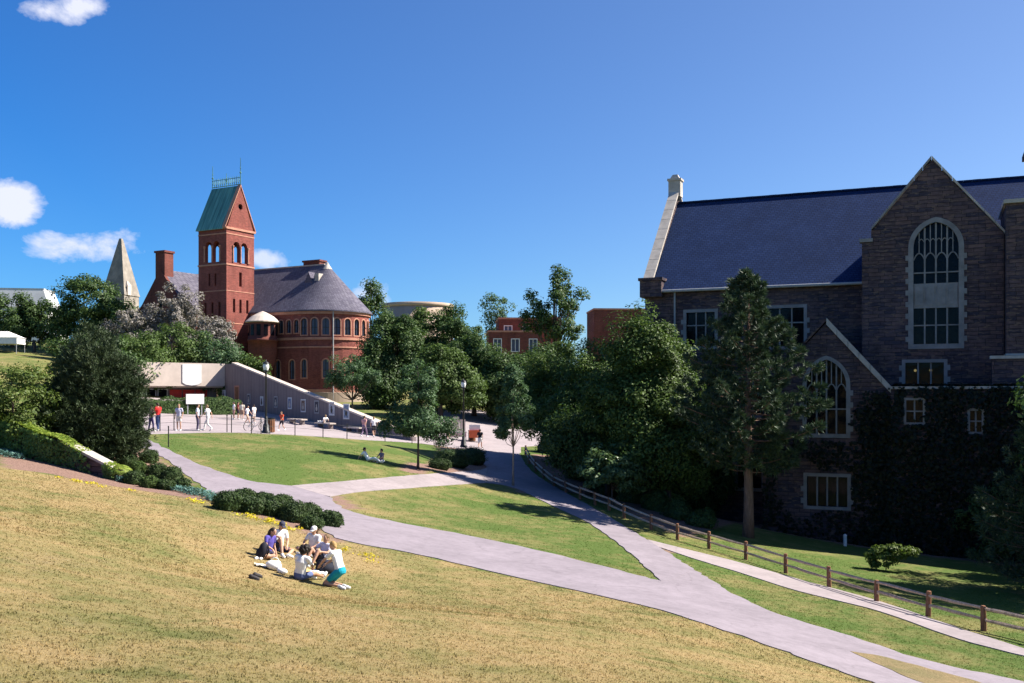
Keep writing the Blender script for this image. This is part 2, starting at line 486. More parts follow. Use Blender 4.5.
M = {}
M['lawn'] = mat_lawn('lawn_turf'); M['blade'] = mat_lawn('grass_blade', True)
M['asphalt'] = mat_path('path_asphalt', (0.240, 0.206, 0.232)); M['walk'] = mat_path('path_concrete', (0.30, 0.255, 0.26))
M['plaza'] = mat_path('plaza_paving', (0.33, 0.28, 0.285))
M['stone'] = mat_masonry('hall_stone', (0.125, 0.080, 0.078), (0.046, 0.040, 0.058), (0.036, 0.028, 0.030), 0.95, 0.24, 0.018, 0.75, (0.16, 0.11, 0.085))
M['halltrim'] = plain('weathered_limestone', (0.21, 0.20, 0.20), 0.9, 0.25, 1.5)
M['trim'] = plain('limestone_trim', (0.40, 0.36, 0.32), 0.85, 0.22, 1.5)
M['brick'] = mat_masonry('red_brick', (0.28, 0.078, 0.064), (0.20, 0.058, 0.052), (0.22, 0.12, 0.09), 0.42, 0.14, 0.012, 0.45)
M['brickdark'] = mat_masonry('maroon_shade_brick', (0.20, 0.06, 0.045), (0.15, 0.05, 0.04), (0.15, 0.09, 0.08), 0.42, 0.14, 0.012, 0.4)  # darker brick; on the far blocks it carries haze and shade
M['sandstone'] = plain('red_sandstone_trim', (0.42, 0.20, 0.14), 0.85, 0.2, 1.2)
M['slate'] = mat_slate('hall_slate', (0.010, 0.025, 0.080), (0.016, 0.034, 0.098))
M['slate2'] = mat_slate('chapel_slate', (0.10, 0.092, 0.125), (0.145, 0.135, 0.17), 0.3)
M['copper'] = mat_copper()
M['concrete'] = mat_concrete('board_concrete', (0.215, 0.175, 0.175))
M['concretelite'] = plain('smooth_concrete', (0.50, 0.42, 0.365), 0.85, 0.12, 0.8)
M['white'] = plain('white_paint', (0.66, 0.65, 0.64), 0.6, 0.06, 3)
M['tan'] = plain('tan_concrete', (0.38, 0.29, 0.225), 0.9, 0.12, 0.4)
M['glass'] = mat_glass('window_glass'); M['glasspale'] = mat_glass('painted_sky_glass', (0.10, 0.12, 0.18), 0.1)  # the pale glass has the sky's reflection put into its tint
M['lead'] = plain('lead_grey', (0.30, 0.30, 0.31), 0.6, 0.15, 4)
M['black'] = plain('black_iron', (0.012, 0.013, 0.014), 0.45, 0.2, 5, 0.4)
M['wood'] = mat_bark('fence_wood', (0.27, 0.135, 0.08)); M['bench'] = plain('bench_wood', (0.30, 0.24, 0.19), 0.8, 0.25, 5)
M['bin'] = plain('bin_wood', (0.20, 0.09, 0.045), 0.8, 0.3, 6)
M['bark'] = mat_bark('bark_brown', (0.115, 0.085, 0.07)); M['barkpale'] = mat_bark('bark_pale', (0.36, 0.27, 0.21)); M['barkpine'] = mat_bark('bark_pine', (0.20, 0.125, 0.095))
M['leaf'] = mat_leaf('leaf_green', (0.028, 0.058, 0.014), (0.105, 0.160, 0.040))
M['leafdark'] = mat_leaf('leaf_dark', (0.022, 0.050, 0.016), (0.088, 0.142, 0.042))
M['leafblue'] = mat_leaf('leaf_bluish', (0.032, 0.070, 0.032), (0.105, 0.175, 0.080))
M['leaflite'] = mat_leaf('leaf_light', (0.040, 0.074, 0.013), (0.13, 0.175, 0.040), 0.3)
M['leafgrey'] = mat_leaf('leaf_silver', (0.12, 0.11, 0.105), (0.33, 0.30, 0.28), 0.2)
M['leafpale'] = mat_leaf('leaf_magnolia', (0.03, 0.065, 0.022), (0.15, 0.22, 0.10), 0.25, 0.7, 0.4)
M['needle'] = mat_leaf('needle_pine', (0.015, 0.034, 0.019), (0.072, 0.108, 0.058), 0.1)
M['needledark'] = mat_leaf('needle_dark', (0.016, 0.031, 0.014), (0.062, 0.088, 0.038), 0.08)
M['yew'] = mat_leaf('yew_leaf', (0.016, 0.036, 0.011), (0.062, 0.100, 0.027), 0.12, 2.0)
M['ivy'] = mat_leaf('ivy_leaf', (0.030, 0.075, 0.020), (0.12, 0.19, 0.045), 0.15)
M['ivylite'] = mat_leaf('ivy_painted_sun_leaf', (0.09, 0.16, 0.02), (0.28, 0.34, 0.06), 0.3, 1.5)  # brighter leaf colour holds the sunlight on the wall top
M['ivydark'] = mat_leaf('ivy_painted_shade_leaf', (0.003, 0.006, 0.003), (0.009, 0.016, 0.006), 0.1)  # near-black leaf colour stands in for the deep shade on the terrace
M['juniper'] = mat_leaf('juniper_leaf', (0.05, 0.12, 0.11), (0.12, 0.23, 0.20), 0.1, 2.0)
M['yellow'] = mat_leaf('yellow_petal', (0.50, 0.40, 0.02), (0.75, 0.62, 0.03), 0.3)
# ------------------------------------------------------------------ ground, paths
def axis(lo, hi, step, far, grow=1.22):
    a = list(np.arange(lo, hi + 1e-6, step)); s = step; x = a[-1]
    while x < far: s *= grow; x += s; a.append(x)
    s = step; x = a[0]; b = []
    while x > -far: s *= grow; x -= s; b.append(x)
    return np.array(b[::-1] + a)
# traced edges of the paths, each laid on the terrain
E_near = edge_px([(128, 441), (165, 459), (190, 478), (215, 494), (260, 508), (310, 524), (345, 541), (420, 555), (520, 579), (640, 605), (740, 636), (809, 661), (876, 684)])
E_up = edge_px([(150, 440), (172, 452), (208, 468), (250, 481), (292, 486)])
E_brU = edge_px([(292, 486), (350, 481), (420, 475), (474, 471), (487, 468)])
E_brL = edge_px([(486, 483), (440, 486), (400, 489), (360, 492), (330, 497)])
E_mid = edge_px([(330, 497), (348, 511), (400, 523), (480, 538), (560, 556), (640, 576), (661, 582)])
E_BL = edge_px([(661, 582), (628, 552), (590, 524), (548, 504), (515, 488), (486, 483)])
E_BR = edge_px([(519, 453), (532, 472), (562, 491), (600, 512), (640, 536), (659, 547)])
E_far = edge_px([(659, 547), (680, 561), (718, 585), (741, 598), (782, 616), (851, 637), (934, 663), (1030, 683)])
asph = [p for p in E_up] + E_brU[1:3] * 0 + E_brL[::-1][:1] * 0
poly_A = (E_up[:-1] + E_brU[:1] + E_brL[-1:] + E_mid[1:] + [gp(659, 547)] + E_far[1:] +
          [gp(1040, 700, 5), gp(960, 700, 5), gp(905, 697, 5)] + E_near[::-1])
poly_B = [gp(469, 451)] + [gp(479, 458)] + [gp(487, 468)] + E_BL[::-1] + [gp(676, 580), gp(690, 572), gp(682, 563)] + E_BR[::-1]
poly_D = E_brU + E_brL
C_up = edge_px([(648, 540), (700, 553), (740, 563), (800, 580), (880, 602), (960, 629), (1030, 651)])
C_lo = edge_px([(655, 546), (700, 561), (740, 573), (800, 592), (880, 612), (960, 640), (1030, 658)])
poly_C = C_up + C_lo[::-1]
isl = smooth_line([(852, 653), (880, 657), (930, 670), (985, 686), (935, 687), (893, 672), (852, 653)], 5)
poly_I = [gp(p.x, p.y, 5) for p in isl][:-1]
poly_E = [gp(*p) for p in ((140, 434.5), (200, 433), (265, 434), (330, 437.5), (420, 443.5), (470, 450), (500, 452.5), (521, 453), (521, 447))] + \
    [Vector(p) for p in ((4.5, 96), (16, 104), (32, 110), (34, 118), (14, 112), (3, 116), (-4, 124), (-8, 124), (-8, 96), (-10, 87.2), (-33, 115.2), (-39, 111), (-48, 100), (-36, 80))]
beds = [  # mulch beds: pixel outlines
    [(0, 448), (40, 458), (80, 468), (122, 482), (160, 489), (205, 496), (208, 502), (150, 492), (100, 484), (50, 474), (0, 468)],
    [(105, 450), (130, 440), (165, 462), (188, 482), (212, 497), (160, 490), (115, 478)],
    [(212, 497), (260, 509), (310, 525), (352, 545), (330, 541), (280, 524), (215, 506)],
    [(425, 468), (440, 445), (486, 450), (488, 468), (450, 474)],
    [(400, 466), (418, 462), (436, 468), (425, 474), (404, 472)],
    [(498, 482), (514, 480), (531, 486), (545, 497), (520, 493)],
    [(640, 539), (662, 546), (684, 557), (668, 553)],
    [(328, 496), (342, 496.5), (362, 508), (347, 511)],
    [(862, 655), (900, 664), (960, 680), (930, 680), (890, 669)]]
beds = [[gp(*p) for p in b] for b in beds] + [[Vector((2, 86)), Vector((1.2, 80)), Vector((5.5, 62)), Vector((9, 52)), Vector((14, 62)), Vector((14, 84))],
        [Vector((10, 67)), Vector((15, 62)), Vector((24, 57)), Vector((36, 50)), Vector((60, 45)), Vector((36, 64)), Vector((14, 74))]]
lawn_dry = [gp(0, 466)] + [gp(118, 486)] + [gp(205, 503)] + E_near[18:] + [gp(905, 697, 5), Vector((8, 12, 0)), Vector((8, -30, 0)), Vector((-60, -30, 0)), Vector((-60, 44, 0))]

def fields(x, y):
    dry = np.full(x.shape, 0.10)
    dry = np.where(y > 100, 0.30, dry)
    dry = np.where(poly_in(x, y, lawn_dry), 0.80, dry)
    mid = poly_in(x, y, E_mid + E_BL + E_brL)                  # the triangular lawn between the paths
    dry = np.where(mid, 0.28 + 0.25 * np.clip((x + 4) / -6, -0.6, 1) * 0.6, dry)
    dry = np.where(poly_in(x, y, poly_I), 0.55, dry)
    soil = np.zeros(x.shape)
    for b in beds: soil = np.where(poly_in(x, y, b), 1.0, soil)
    return dry, soil

xs = axis(-46, 40, 0.5, 2500); ys = axis(2, 128, 0.5, 3000)
gx, gy = np.meshgrid(xs, ys)
gzv = tz_np(gx, gy)
gv = np.stack([gx.ravel(), gy.ravel(), gzv.ravel()], 1)
ny, nx = gx.shape
idx = np.arange(ny * nx).reshape(ny, nx)
gf = np.stack([idx[:-1, :-1].ravel(), idx[:-1, 1:].ravel(), idx[1:, 1:].ravel(), idx[1:, :-1].ravel()], 1)
ground = np_mesh('ground', gv, gf, M['lawn'], None, True); ground['kind'] = 'structure'
d_, s_ = fields(gx.ravel(), gy.ravel())
for nm, arr in (('dry', d_), ('soil', s_)):
    a = ground.data.attributes.new(nm, 'FLOAT', 'POINT'); a.data.foreach_set('value', arr.astype(np.float32))
sheet('plaza', poly_E, 0.020, 1.5, M['plaza'], 0.0, 3)
sheet('asphalt_path', poly_A, 0.026, 1.0, M['asphalt'], 0.10, 4)
sheet('branch_path', poly_D, 0.030, 1.0, M['walk'], 0.03, 5)
sheet('shaded_path', poly_B, 0.034, 1.0, M['asphalt'], 0.05, 6)
sheet('pavement', poly_C, 0.030, 1.0, M['walk'], 0.02, 7)
sheet('grass_island', poly_I, 0.036, 1.0, M['lawn'], 0.05, 8)
isl_o = bpy.data.objects['grass_island']
co = np.array([v.co[:] for v in isl_o.data.vertices])
for nm, val in (('dry', 0.6), ('soil', 0.35)):
    a = isl_o.data.attributes.new(nm, 'FLOAT', 'POINT'); a.data.foreach_set('value', np.full(len(co), val, np.float32))

# grass blades standing on the lawns, thinning out with distance
def grass(name, n, ylo, yhi, hmin, hmax, wid, seed, label, pw=1.35):
    rg = np.random.default_rng(seed)
    y = ylo + (yhi - ylo) * rg.random(n) ** pw
    x = (rg.random(n) * 1.12 - 0.56) * y
    dry, soil = fields(x, y)
    bad = poly_in(x, y, poly_A) | poly_in(x, y, poly_B) | poly_in(x, y, poly_C) | poly_in(x, y, poly_D) | (soil > 0.5)
    bad |= poly_in(x, y, poly_E) | (x - 9 > (y - 52) * -0.93 + 8) & (y > 40)
    k = ~bad; x, y, dry = x[k], y[k], dry[k]; n = len(x)
    z = tz_np(x, y)
    V = np.zeros((n, 3, 3, 3)); A = np.zeros((n, 3, 3))
    for b in range(3):
        a = rg.random(n) * 6.283; h = hmin + (hmax - hmin) * rg.random(n) ** 1.6; l = rg.normal(0, 0.6, n) * h
        ox, oy = rg.normal(0, 0.025, n), rg.normal(0, 0.025, n)
        w = wid * (0.7 + 0.6 * rg.random(n))
        for v, (s1, hh) in enumerate(((-1, 0), (1, 0), (0, 1))):
            V[:, b, v, 0] = x + ox + np.cos(a) * w * s1 - np.sin(a) * l * hh
            V[:, b, v, 1] = y + oy + np.sin(a) * w * s1 + np.cos(a) * l * hh
            V[:, b, v, 2] = z - 0.005 + hh * h
        A[:, b, :] = dry[:, None]
    V = V.reshape(-1, 3)
    o = np_mesh(name, V, np.arange(len(V)).reshape(-1, 3), M['blade'])
    a = o.data.attributes.new('dry', 'FLOAT', 'POINT'); a.data.foreach_set('value', A.ravel().astype(np.float32))
    tag(o, label, 'grass', None, 'stuff')
grass('grass', 85000, 7.5, 38, 0.010, 0.038, 0.010, 1, 'short straw coloured grass of the sloping lawn in front')
grass('grass', 70000, 22, 70, 0.015, 0.055, 0.014, 2, 'short green grass of the lawns between the paths', 1.1)

# ------------------------------------------------------------------ camera, sky, sun
cam = bpy.data.objects.new('camera', bpy.data.cameras.new('camera'))
col.objects.link(cam); sc.camera = cam
cam.data.sensor_width = 36; cam.data.lens = F / 1024 * 36
cam.data.shift_y = (HY - 341.5) / 1024
cam.rotation_euler = (R(90), 0, 0)
cam.data.clip_start = 0.3; cam.data.clip_end = 8000
SUN_AZ, SUN_EL = math.atan2(0.98, 0.15), R(43)          # clockwise from +Y
w = bpy.data.worlds.new('World'); sc.world = w; w.use_nodes = True
nt = w.node_tree; nt.nodes.clear()
wo = nt.nodes.new('ShaderNodeOutputWorld'); bg = nt.nodes.new('ShaderNodeBackground')
sky = nt.nodes.new('ShaderNodeTexSky'); sky.sky_type = 'NISHITA'; sky.sun_disc = False
sky.sun_elevation = SUN_EL; sky.sun_rotation = SUN_AZ; sky.air_density = 1.0; sky.dust_density = 0.25; sky.ozone_density = 3.0
hsv = nt.nodes.new('ShaderNodeHueSaturation'); hsv.inputs['Saturation'].default_value = 1.08; hsv.inputs['Hue'].default_value = 0.506
film = nt.nodes.new('ShaderNodeMixRGB'); film.blend_type = 'MULTIPLY'; film.inputs[0].default_value = 1.0; film.inputs[2].default_value = (1, 1, 1, 1)
nt.links.new(sky.outputs[0], film.inputs[1]); nt.links.new(film.outputs[0], hsv.inputs['Color'])
def wn(typ, ins=None, **pr):
    nd = nt.nodes.new('ShaderNode' + typ)
    for k, v in pr.items(): setattr(nd, k, v)
    for k, v in (ins or {}).items():
        if isinstance(v, bpy.types.NodeSocket): nt.links.new(v, nd.inputs[k])
        else: nd.inputs[k].default_value = v
    return nd
def wm(op, a, b=0.0, clamp=False): return wn('Math', {0: a, 1: b}, operation=op, use_clamp=clamp).outputs[0]
dirv = wn('TexCoord').outputs['Generated']
sund = (math.sin(SUN_AZ) * math.cos(SUN_EL), math.cos(SUN_AZ) * math.cos(SUN_EL), math.sin(SUN_EL))
dt = wn('VectorMath', {0: dirv, 1: sund}, operation='DOT_PRODUCT').outputs['Value']
pol = wm('MULTIPLY', wm('ADD', dt, 0.05), 1.3, True)      # a polarised sky: deepest at right angles to the sun
pm = wn('MixRGB', {0: pol, 1: (0.48, 0.90, 1.32, 1), 2: (1.16, 1.14, 1.20, 1)})
nt.links.new(pm.outputs[0], film.inputs[2])
sx = wn('SeparateXYZ', {0: dirv})
yy = wm('MAXIMUM', sx.outputs[1], 0.02)
az = wm('DIVIDE', sx.outputs[0], yy); el = wm('DIVIDE', sx.outputs[2], yy)
cn = wn('TexNoise', {'Vector': wn('Mapping', {'Vector': dirv, 'Scale': (1, 1, 1.6)}).outputs[0], 'Scale': 17.0, 'Detail': 9.0, 'Roughness': 0.62, 'Distortion': 0.25}).outputs['Fac']
cn2 = wn('TexNoise', {'Vector': dirv, 'Scale': 60.0, 'Detail': 5.0}).outputs['Fac']
cl = None
# azimuth tangent, elevation tangent, half widths: the small cumulus clouds low on the left
for (ca, ce, wa, we, dens) in ((-0.504, 0.190, 0.034, 0.021, 1.0), (-0.436, 0.149, 0.056, 0.017, 0.92), (-0.457, 0.386, 0.044, 0.015, 1.0), (-0.245, 0.134, 0.024, 0.012, 0.8), (-0.14, 0.100, 0.02, 0.015, 0.7)):
    a = wm('DIVIDE', wm('SUBTRACT', az, ca), wa); b = wm('DIVIDE', wm('SUBTRACT', el, ce), we)
    d = wm('ADD', wm('MULTIPLY', a, a), wm('MULTIPLY', b, b))
    m = wm('SUBTRACT', 1.0, wm('MULTIPLY', d, 0.75))
    m = wm('ADD', m, wm('MULTIPLY', wm('SUBTRACT', cn, 0.52), 4.2))
    m = wm('ADD', m, wm('MULTIPLY', wm('SUBTRACT', cn2, 0.5), 0.7))
    m = wm('MULTIPLY', wm('MULTIPLY', m, 1.1, True), dens)
    m = wm('MULTIPLY', m, wm('LESS_THAN', d, 9.0))
    cl = m if cl is None else wm('MAXIMUM', cl, m)
CLOUD = (7.6, 7.8, 9.0)
mx = wn('MixRGB', {0: wm('MULTIPLY', cl, 0.92), 1: hsv.outputs[0], 2: (*CLOUD, 1)})
nt.links.new(mx.outputs[0], bg.inputs['Color']); bg.inputs['Strength'].default_value = 0.0505
nt.links.new(bg.outputs[0], wo.inputs[0])
sl = bpy.data.lights.new('sun', 'SUN'); sl.energy = 5.0; sl.angle = R(0.53); sl.color = (1.0, 0.935, 0.83)
so = bpy.data.objects.new('sun', sl); col.objects.link(so)
sd = Vector((math.sin(SUN_AZ) * math.cos(SUN_EL), math.cos(SUN_AZ) * math.cos(SUN_EL), math.sin(SUN_EL)))
so.rotation_euler = sd.to_track_quat('Z', 'Y').to_euler(); so.location = sd * 200
vs = sc.view_settings
vs.view_transform = 'Standard'; vs.look = 'None'; vs.gamma = 1; vs.exposure = 1.28; vs.use_curve_mapping = False
sc.cycles.use_denoising = True
sc.cycles.max_bounces = 6; sc.cycles.transparent_max_bounces = 8; sc.cycles.diffuse_bounces = 2; sc.cycles.glossy_bounces = 3
# ------------------------------------------------------------------ plants
def norm(a): return a / np.maximum(np.linalg.norm(a, axis=1, keepdims=True), 1e-9)
def leaves_arrays(P, N, size, asp, rg):
    n = len(P)
    T = norm(np.cross(N, rg.normal(size=(n, 3))))
    B = np.cross(N, T)
    s = (size * (0.65 + 0.7 * rg.random(n)))[:, None]
    fold = N * s * 0.25
    V = np.stack([P - T * s, P - B * s * asp + fold, P + T * s, P + B * s * asp + fold], 1).reshape(-1, 3)
    return V, np.arange(4 * n).reshape(-1, 4)
def join(arrs):
    V, Fc, k = [], [], 0
    for v, f in arrs:
        V.append(v); Fc.append(f + k); k += len(v)
    return np.concatenate(V), np.concatenate(Fc)
def clumps_to_leaves(C, rad, per, size, asp, rg, flat=0.75, outward=None, up=0.45):
    n = len(C); tot = n * per
    D = norm(rg.normal(size=(tot, 3)))
    rr = np.repeat(rad, per) * (rg.random(tot) ** 0.42)
    D2 = D * np.array([1, 1, flat])
    P = np.repeat(C, per, 0) + D2 * rr[:, None]
    N = D * 0.7 + np.array([0, 0, up]) + rg.normal(size=(tot, 3)) * 0.45
    if outward is not None: N += np.repeat(outward, per, 0) * 0.4
    return leaves_arrays(P, norm(N), size, asp, rg)
def sample_env(env, n, rg, shell=0.5):
    """clump centres in a union of ellipsoids, most of them near the outside"""
    vol = np.array([e[3] * e[4] * e[5] for e in env]) ** 0.75
    pick = rg.choice(len(env), n, p=vol / vol.sum())
    E = np.array(env)[pick]
    D = norm(rg.normal(size=(n, 3)))
    r = 1 - (1 - shell) * rg.random(n) ** 1.6
    r *= 1 + rg.normal(0, 0.07, n)
    return E[:, :3] + D * E[:, 3:] * r[:, None], D
def trunk_mesh(h, r0, C, rg, nl, lean=(0, 0), r1=None, start=0.35, flare=1.35):
    mb = MB()
    pts = []; n = 7
    for i in range(n + 1):
        t = i / n
        pts.append((lean[0] * t + 0.12 * r0 * 6 * math.sin(3 * t + rg.random()) * t, lean[1] * t + 0.1 * r0 * 5 * math.sin(4 * t) * t, h * t - 0.15 * (i == 0)))
    rads = [r0 * (flare if i == 0 else 1) * (1 - 0.82 * i / n) for i in range(n + 1)]
    mb.tube(pts, rads, 9)
    P = [Vector(p) for p in pts]
    sel = rg.choice(len(C), min(nl, len(C)), replace=False)
    for k in sel:
        c = Vector(C[k]); t = min(max(start, (c.z - 0.25 * h) / h * (0.7 + 0.2 * rg.random())), 0.93) * n
        i = min(int(t), n - 1); a = P[i].lerp(P[i + 1], t - i)
        ra = rads[i] * 0.55
        m = a.lerp(c, 0.5); m.z -= 0.08 * (c - a).length; m += Vector(rg.normal(0, 0.12, 3))
        mb.tube([a, m, c], [ra, ra * 0.6, ra * 0.18], 6)
    return mb
def broadleaf(name, base, h, env, n, rad, per, leaf, asp, mat, label, group=None, cat='tree', bark='bark', r0=0.2, nl=14, th=0.8, lean=(0, 0), seed=1, shell=0.5, up=0.45, flat=0.75, sub=-0.05):
    rg = np.random.default_rng(seed)
    root = empty(name, (base[0], base[1], base[2] + sub), 0, label, cat, group)
    C, D = sample_env(env, n, rg, shell)
    C = C[C[:, 2] > 0.35]; 
    rads = rad * (0.65 + 0.7 * rg.random(len(C)))
    trunk_mesh(h * th, r0, C, rg, nl, lean).build('trunk', M[bark], root, True)
    V, Fc = clumps_to_leaves(C, rads, per, leaf, asp, rg, flat, norm(C - np.array([0, 0, h * 0.5])), up)
    np_mesh('crown', V, Fc, M[mat], root)
    return root
def needle_tufts(P, D, length, per, wid, rg, spread=0.75):
    """bottlebrush tufts of needles at P pointing along D"""
    n = len(P); tot = n * per
    dd = norm(np.repeat(D, per, 0) + rg.normal(size=(tot, 3)) * spread)
    p0 = np.repeat(P, per, 0) + rg.normal(size=(tot, 3)) * 0.03
    L = (length * (0.6 + 0.7 * rg.random(tot)))[:, None]
    S = norm(np.cross(dd, rg.normal(size=(tot, 3)))) * wid
    V = np.stack([p0 - S * 0.5, p0 + dd * L * 0.55 - S, p0 + dd * L, p0 + dd * L * 0.55 + S], 1).reshape(-1, 3)
    return V, np.arange(4 * tot).reshape(-1, 4)
def pine(name, base, h, rprof, nb, label, seed, mat='needle', bark='barkpine', r0=0.28, start=0.3, tl=0.34, per=26, group=None, azw=None, tuft_every=0.42, wid=0.02, droop=-0.05, spread=1.0):
    """rprof: list of (fraction of height, branch length)"""
    rg = np.random.default_rng(seed)
    root = empty(name, (base[0], base[1], base[2] - 0.1), 0, label, 'pine tree', group)
    tr = MB(); tr.tube([(0, 0, -0.1), (0.04, 0, h * 0.1), (0.0, 0.03, h * 0.5), (0.05, 0, h * 0.97)], [r0 * 1.3, r0, r0 * 0.62, 0.03], 12)
    hs = np.array([a for a, b in rprof]); rs = np.array([b for a, b in rprof])
    TP, TD = [], []
    for k in range(nb):
        f = start + (0.985 - start) * ((k + rg.random()) / nb) ** 0.9
        L = np.interp(f, hs, rs) * (0.42 + 0.74 * rg.random())
        a = k * 2.399 + rg.normal(0, 0.25)
        if azw is not None: L *= azw(a)
        rise = 0.18 + 0.5 * max(0, f - 0.55) + droop + rg.normal(0, 0.06)
        d = Vector((math.cos(a), math.sin(a), rise))
        p0 = Vector((0, 0, f * h)); pts = []
        m = max(3, int(L / 0.55))
        for i in range(m + 1):
            t = i / m
            q = p0 + d * (L * t); q.z += 0.10 * L * t * t - 0.12 * L * math.sin(t * math.pi) * 0.5
            pts.append(q)
        tr.tube(pts, [max(0.012, 0.055 * (L / 3.5) * (1 - 0.85 * i / m)) for i in range(m + 1)], 5)
        s0 = 0.30
        nt_ = max(2, int(L * (1 - s0) / tuft_every * 2.2))
        for j in range(nt_):
            t = s0 + (1 - s0) * (j + rg.random()) / nt_
            i = min(int(t * m), m - 1); q = pts[i].lerp(pts[i + 1], t * m - i)
            side = Vector((-d.y, d.x, 0)) * rg.choice([-1, 1])
            w_ = ((1 - t) * 0.55 * L * rg.random() * 0.9 + 0.08) * spread
            q2 = q + side * w_ + Vector((d.x, d.y, 0)) * w_ * 0.5 + Vector((0, 0, rg.normal(0.05, 0.10)))
            dd = (q2 - q).normalized() * 0.7 + Vector((d.x, d.y, 0.55)) * 0.6
            TP.append(q2); TD.append(dd)
        TP.append(pts[-1]); TD.append(Vector((d.x, d.y, 0.7)))
    for j in range(6): TP.append(Vector((0.05, 0, h * (0.93 + 0.012 * j)))); TD.append(Vector((rg.normal(0, .3), rg.normal(0, .3), 1)))
    tr.build('trunk', M[bark], root, True)
    V, Fc = needle_tufts(np.array(TP), np.array(TD), tl, per, wid, rg)
    np_mesh('crown', V, Fc, M[mat], root)
    return root
def bush(name, base, r, label, seed, mat='yew', group=None, n=2600, leaf=0.035, cat='shrub', lump=0.10, needle=False, asp=0.5):
    """clipped or mounded shrub: one mesh of leaves round a leafy core"""
    rg = np.random.default_rng(seed)
    D = norm(rg.normal(size=(n, 3))); D[:, 2] = np.where(D[:, 2] < -0.35, -D[:, 2], D[:, 2])
    ph = rg.random(6) * 6.28
    def lumpf(D): return 1 + lump * (np.sin(D[:, 0] * 4 + ph[0]) + np.sin(D[:, 1] * 5 + ph[1]) + np.sin(D[:, 2] * 5 + ph[2]) + np.sin((D[:, 0] + D[:, 1]) * 7 + ph[3])) * 0.5
    rr = lumpf(D) * (1 - 0.16 * rg.random(n) ** 1.5 + 0.05 * rg.normal(size=n))
    rv = np.array(r)
    P = D * rv * rr[:, None] + np.array([0, 0, r[2] * 0.45])
    N = norm(D / rv + rg.normal(size=(n, 3)) * 0.5 / rv.mean() + np.array([0, 0, 0.3]))
    if needle: V, Fc = needle_tufts(P, N, leaf * 4, 3, leaf * 0.35, rg, 0.5)
    else: V, Fc = leaves_arrays(P, N, leaf, asp, rg)
    mb = MB(); mb.ball((0, 0, r[2] * 0.45), 1.0, 16, 10)
    cv = np.array(mb.v) - np.array([0, 0, r[2] * 0.45]); cv = cv * rv * (lumpf(norm(cv)) * 0.86)[:, None] + np.array([0, 0, r[2] * 0.45])
    quads = [f if len(f) == 4 else f + (f[2],) for f in mb.f]
    me_v = np.concatenate([V, cv]); k = len(V)
    tri = [f for f in mb.f if len(f) == 3]; qd = [f for f in mb.f if len(f) == 4]
    me = bpy.data.meshes.new(name)
    me.from_pydata(me_v.tolist(), [], Fc.tolist() + [tuple(i + k for i in f) for f in tri + qd]); me.update()
    o = link_mesh(name, me, M[mat]); o.location = (base[0], base[1], base[2])
    return tag(o, label, cat, group)

# --- the big pine in front of the hall
pb = gp(748, 537)
pine('pine_tree', pb, 15.1, [(0.20, 1.6), (0.27, 3.0), (0.35, 4.1), (0.46, 4.1), (0.58, 3.5), (0.72, 2.6), (0.85, 1.6), (0.95, 0.7), (1, 0.2)], 128,
     'tall pine with a bare lower trunk in front of the grey stone hall', 5, start=0.24, per=52, wid=0.024, tuft_every=0.36, tl=0.36, spread=0.55)
pr = gp(1000, 605); pr = gz(23.5, 45.0)
pine('pine_tree', pr, 7.6, [(0.02, 2.0), (0.2, 2.6), (0.5, 2.1), (0.8, 1.1), (1, 0.2)], 80,
     'dark low pine at the right end of the split rail fence', 6, start=0.06, per=30, r0=0.16, wid=0.022)
# --- the dense rounded conifer by the ivy wall
cb = gz(-20.7, 49.5)
def dense_conifer(base, label, seed):
    rg = np.random.default_rng(seed)
    root = empty('conifer_tree', (base[0], base[1], base[2]), 0, label, 'conifer', None)
    env = [(-0.1, 0, 1.9, 2.45, 2.2, 2.0), (0.05, 0, 3.8, 1.95, 1.8, 1.8), (-0.1, 0, 5.0, 1.25, 1.2, 1.35), (1.5, 0.1, 3.5, 0.9, 0.9, 0.9), (-1.4, 0, 2.6, 1.1, 1.0, 1.3), (1.8, -0.2, 2.4, 0.8, 0.8, 0.9), (-1.5, 0, 1.0, 1.2, 1.2, 1.0), (1.2, 0, 1.0, 1.3, 1.2, 1.0)]
    C, D = sample_env(env, 800, rg, 0.6); C = C[C[:, 2] > 0.05]
    Dv = norm(C - np.array([0, 0, 1.8])) + np.array([0, 0, 0.7])
    P = np.repeat(C, 12, 0) + rg.normal(size=(len(C) * 12, 3)) * 0.19; DD = np.repeat(Dv, 12, 0)
    trunk_mesh(4.6, 0.17, C, rg, 24, (0, 0), start=0.1).build('trunk', M['bark'], root, True)
    V, Fc = needle_tufts(P, norm(DD), 0.22, 14, 0.018, rg, 0.7)
    np_mesh('crown', V, Fc, M['needledark'], root)
dense_conifer(cb, 'dense dark rounded conifer beside the ivy covered low wall', 9)

# --- trees
def at(px, py, Y): q = W(px, py, Y); return Vector((q.x, q.y, tz(q.x, q.y)))
# bright shrubby tree at the far left behind the ivy wall
broadleaf('leafy_tree', at(12, 430, 47), 4.3, [(0, 0, 2.5, 2.0, 1.5, 1.8), (-1.6, 0.3, 2.0, 1.5, 1.4, 1.6), (0.9, 0, 1.5, 1.0, 1.2, 1.2)], 90, 0.55, 150, 0.075, 0.5, 'leaflite',
          'bright green bushy tree at the left edge behind the ivy wall', r0=0.10, nl=14, seed=11)
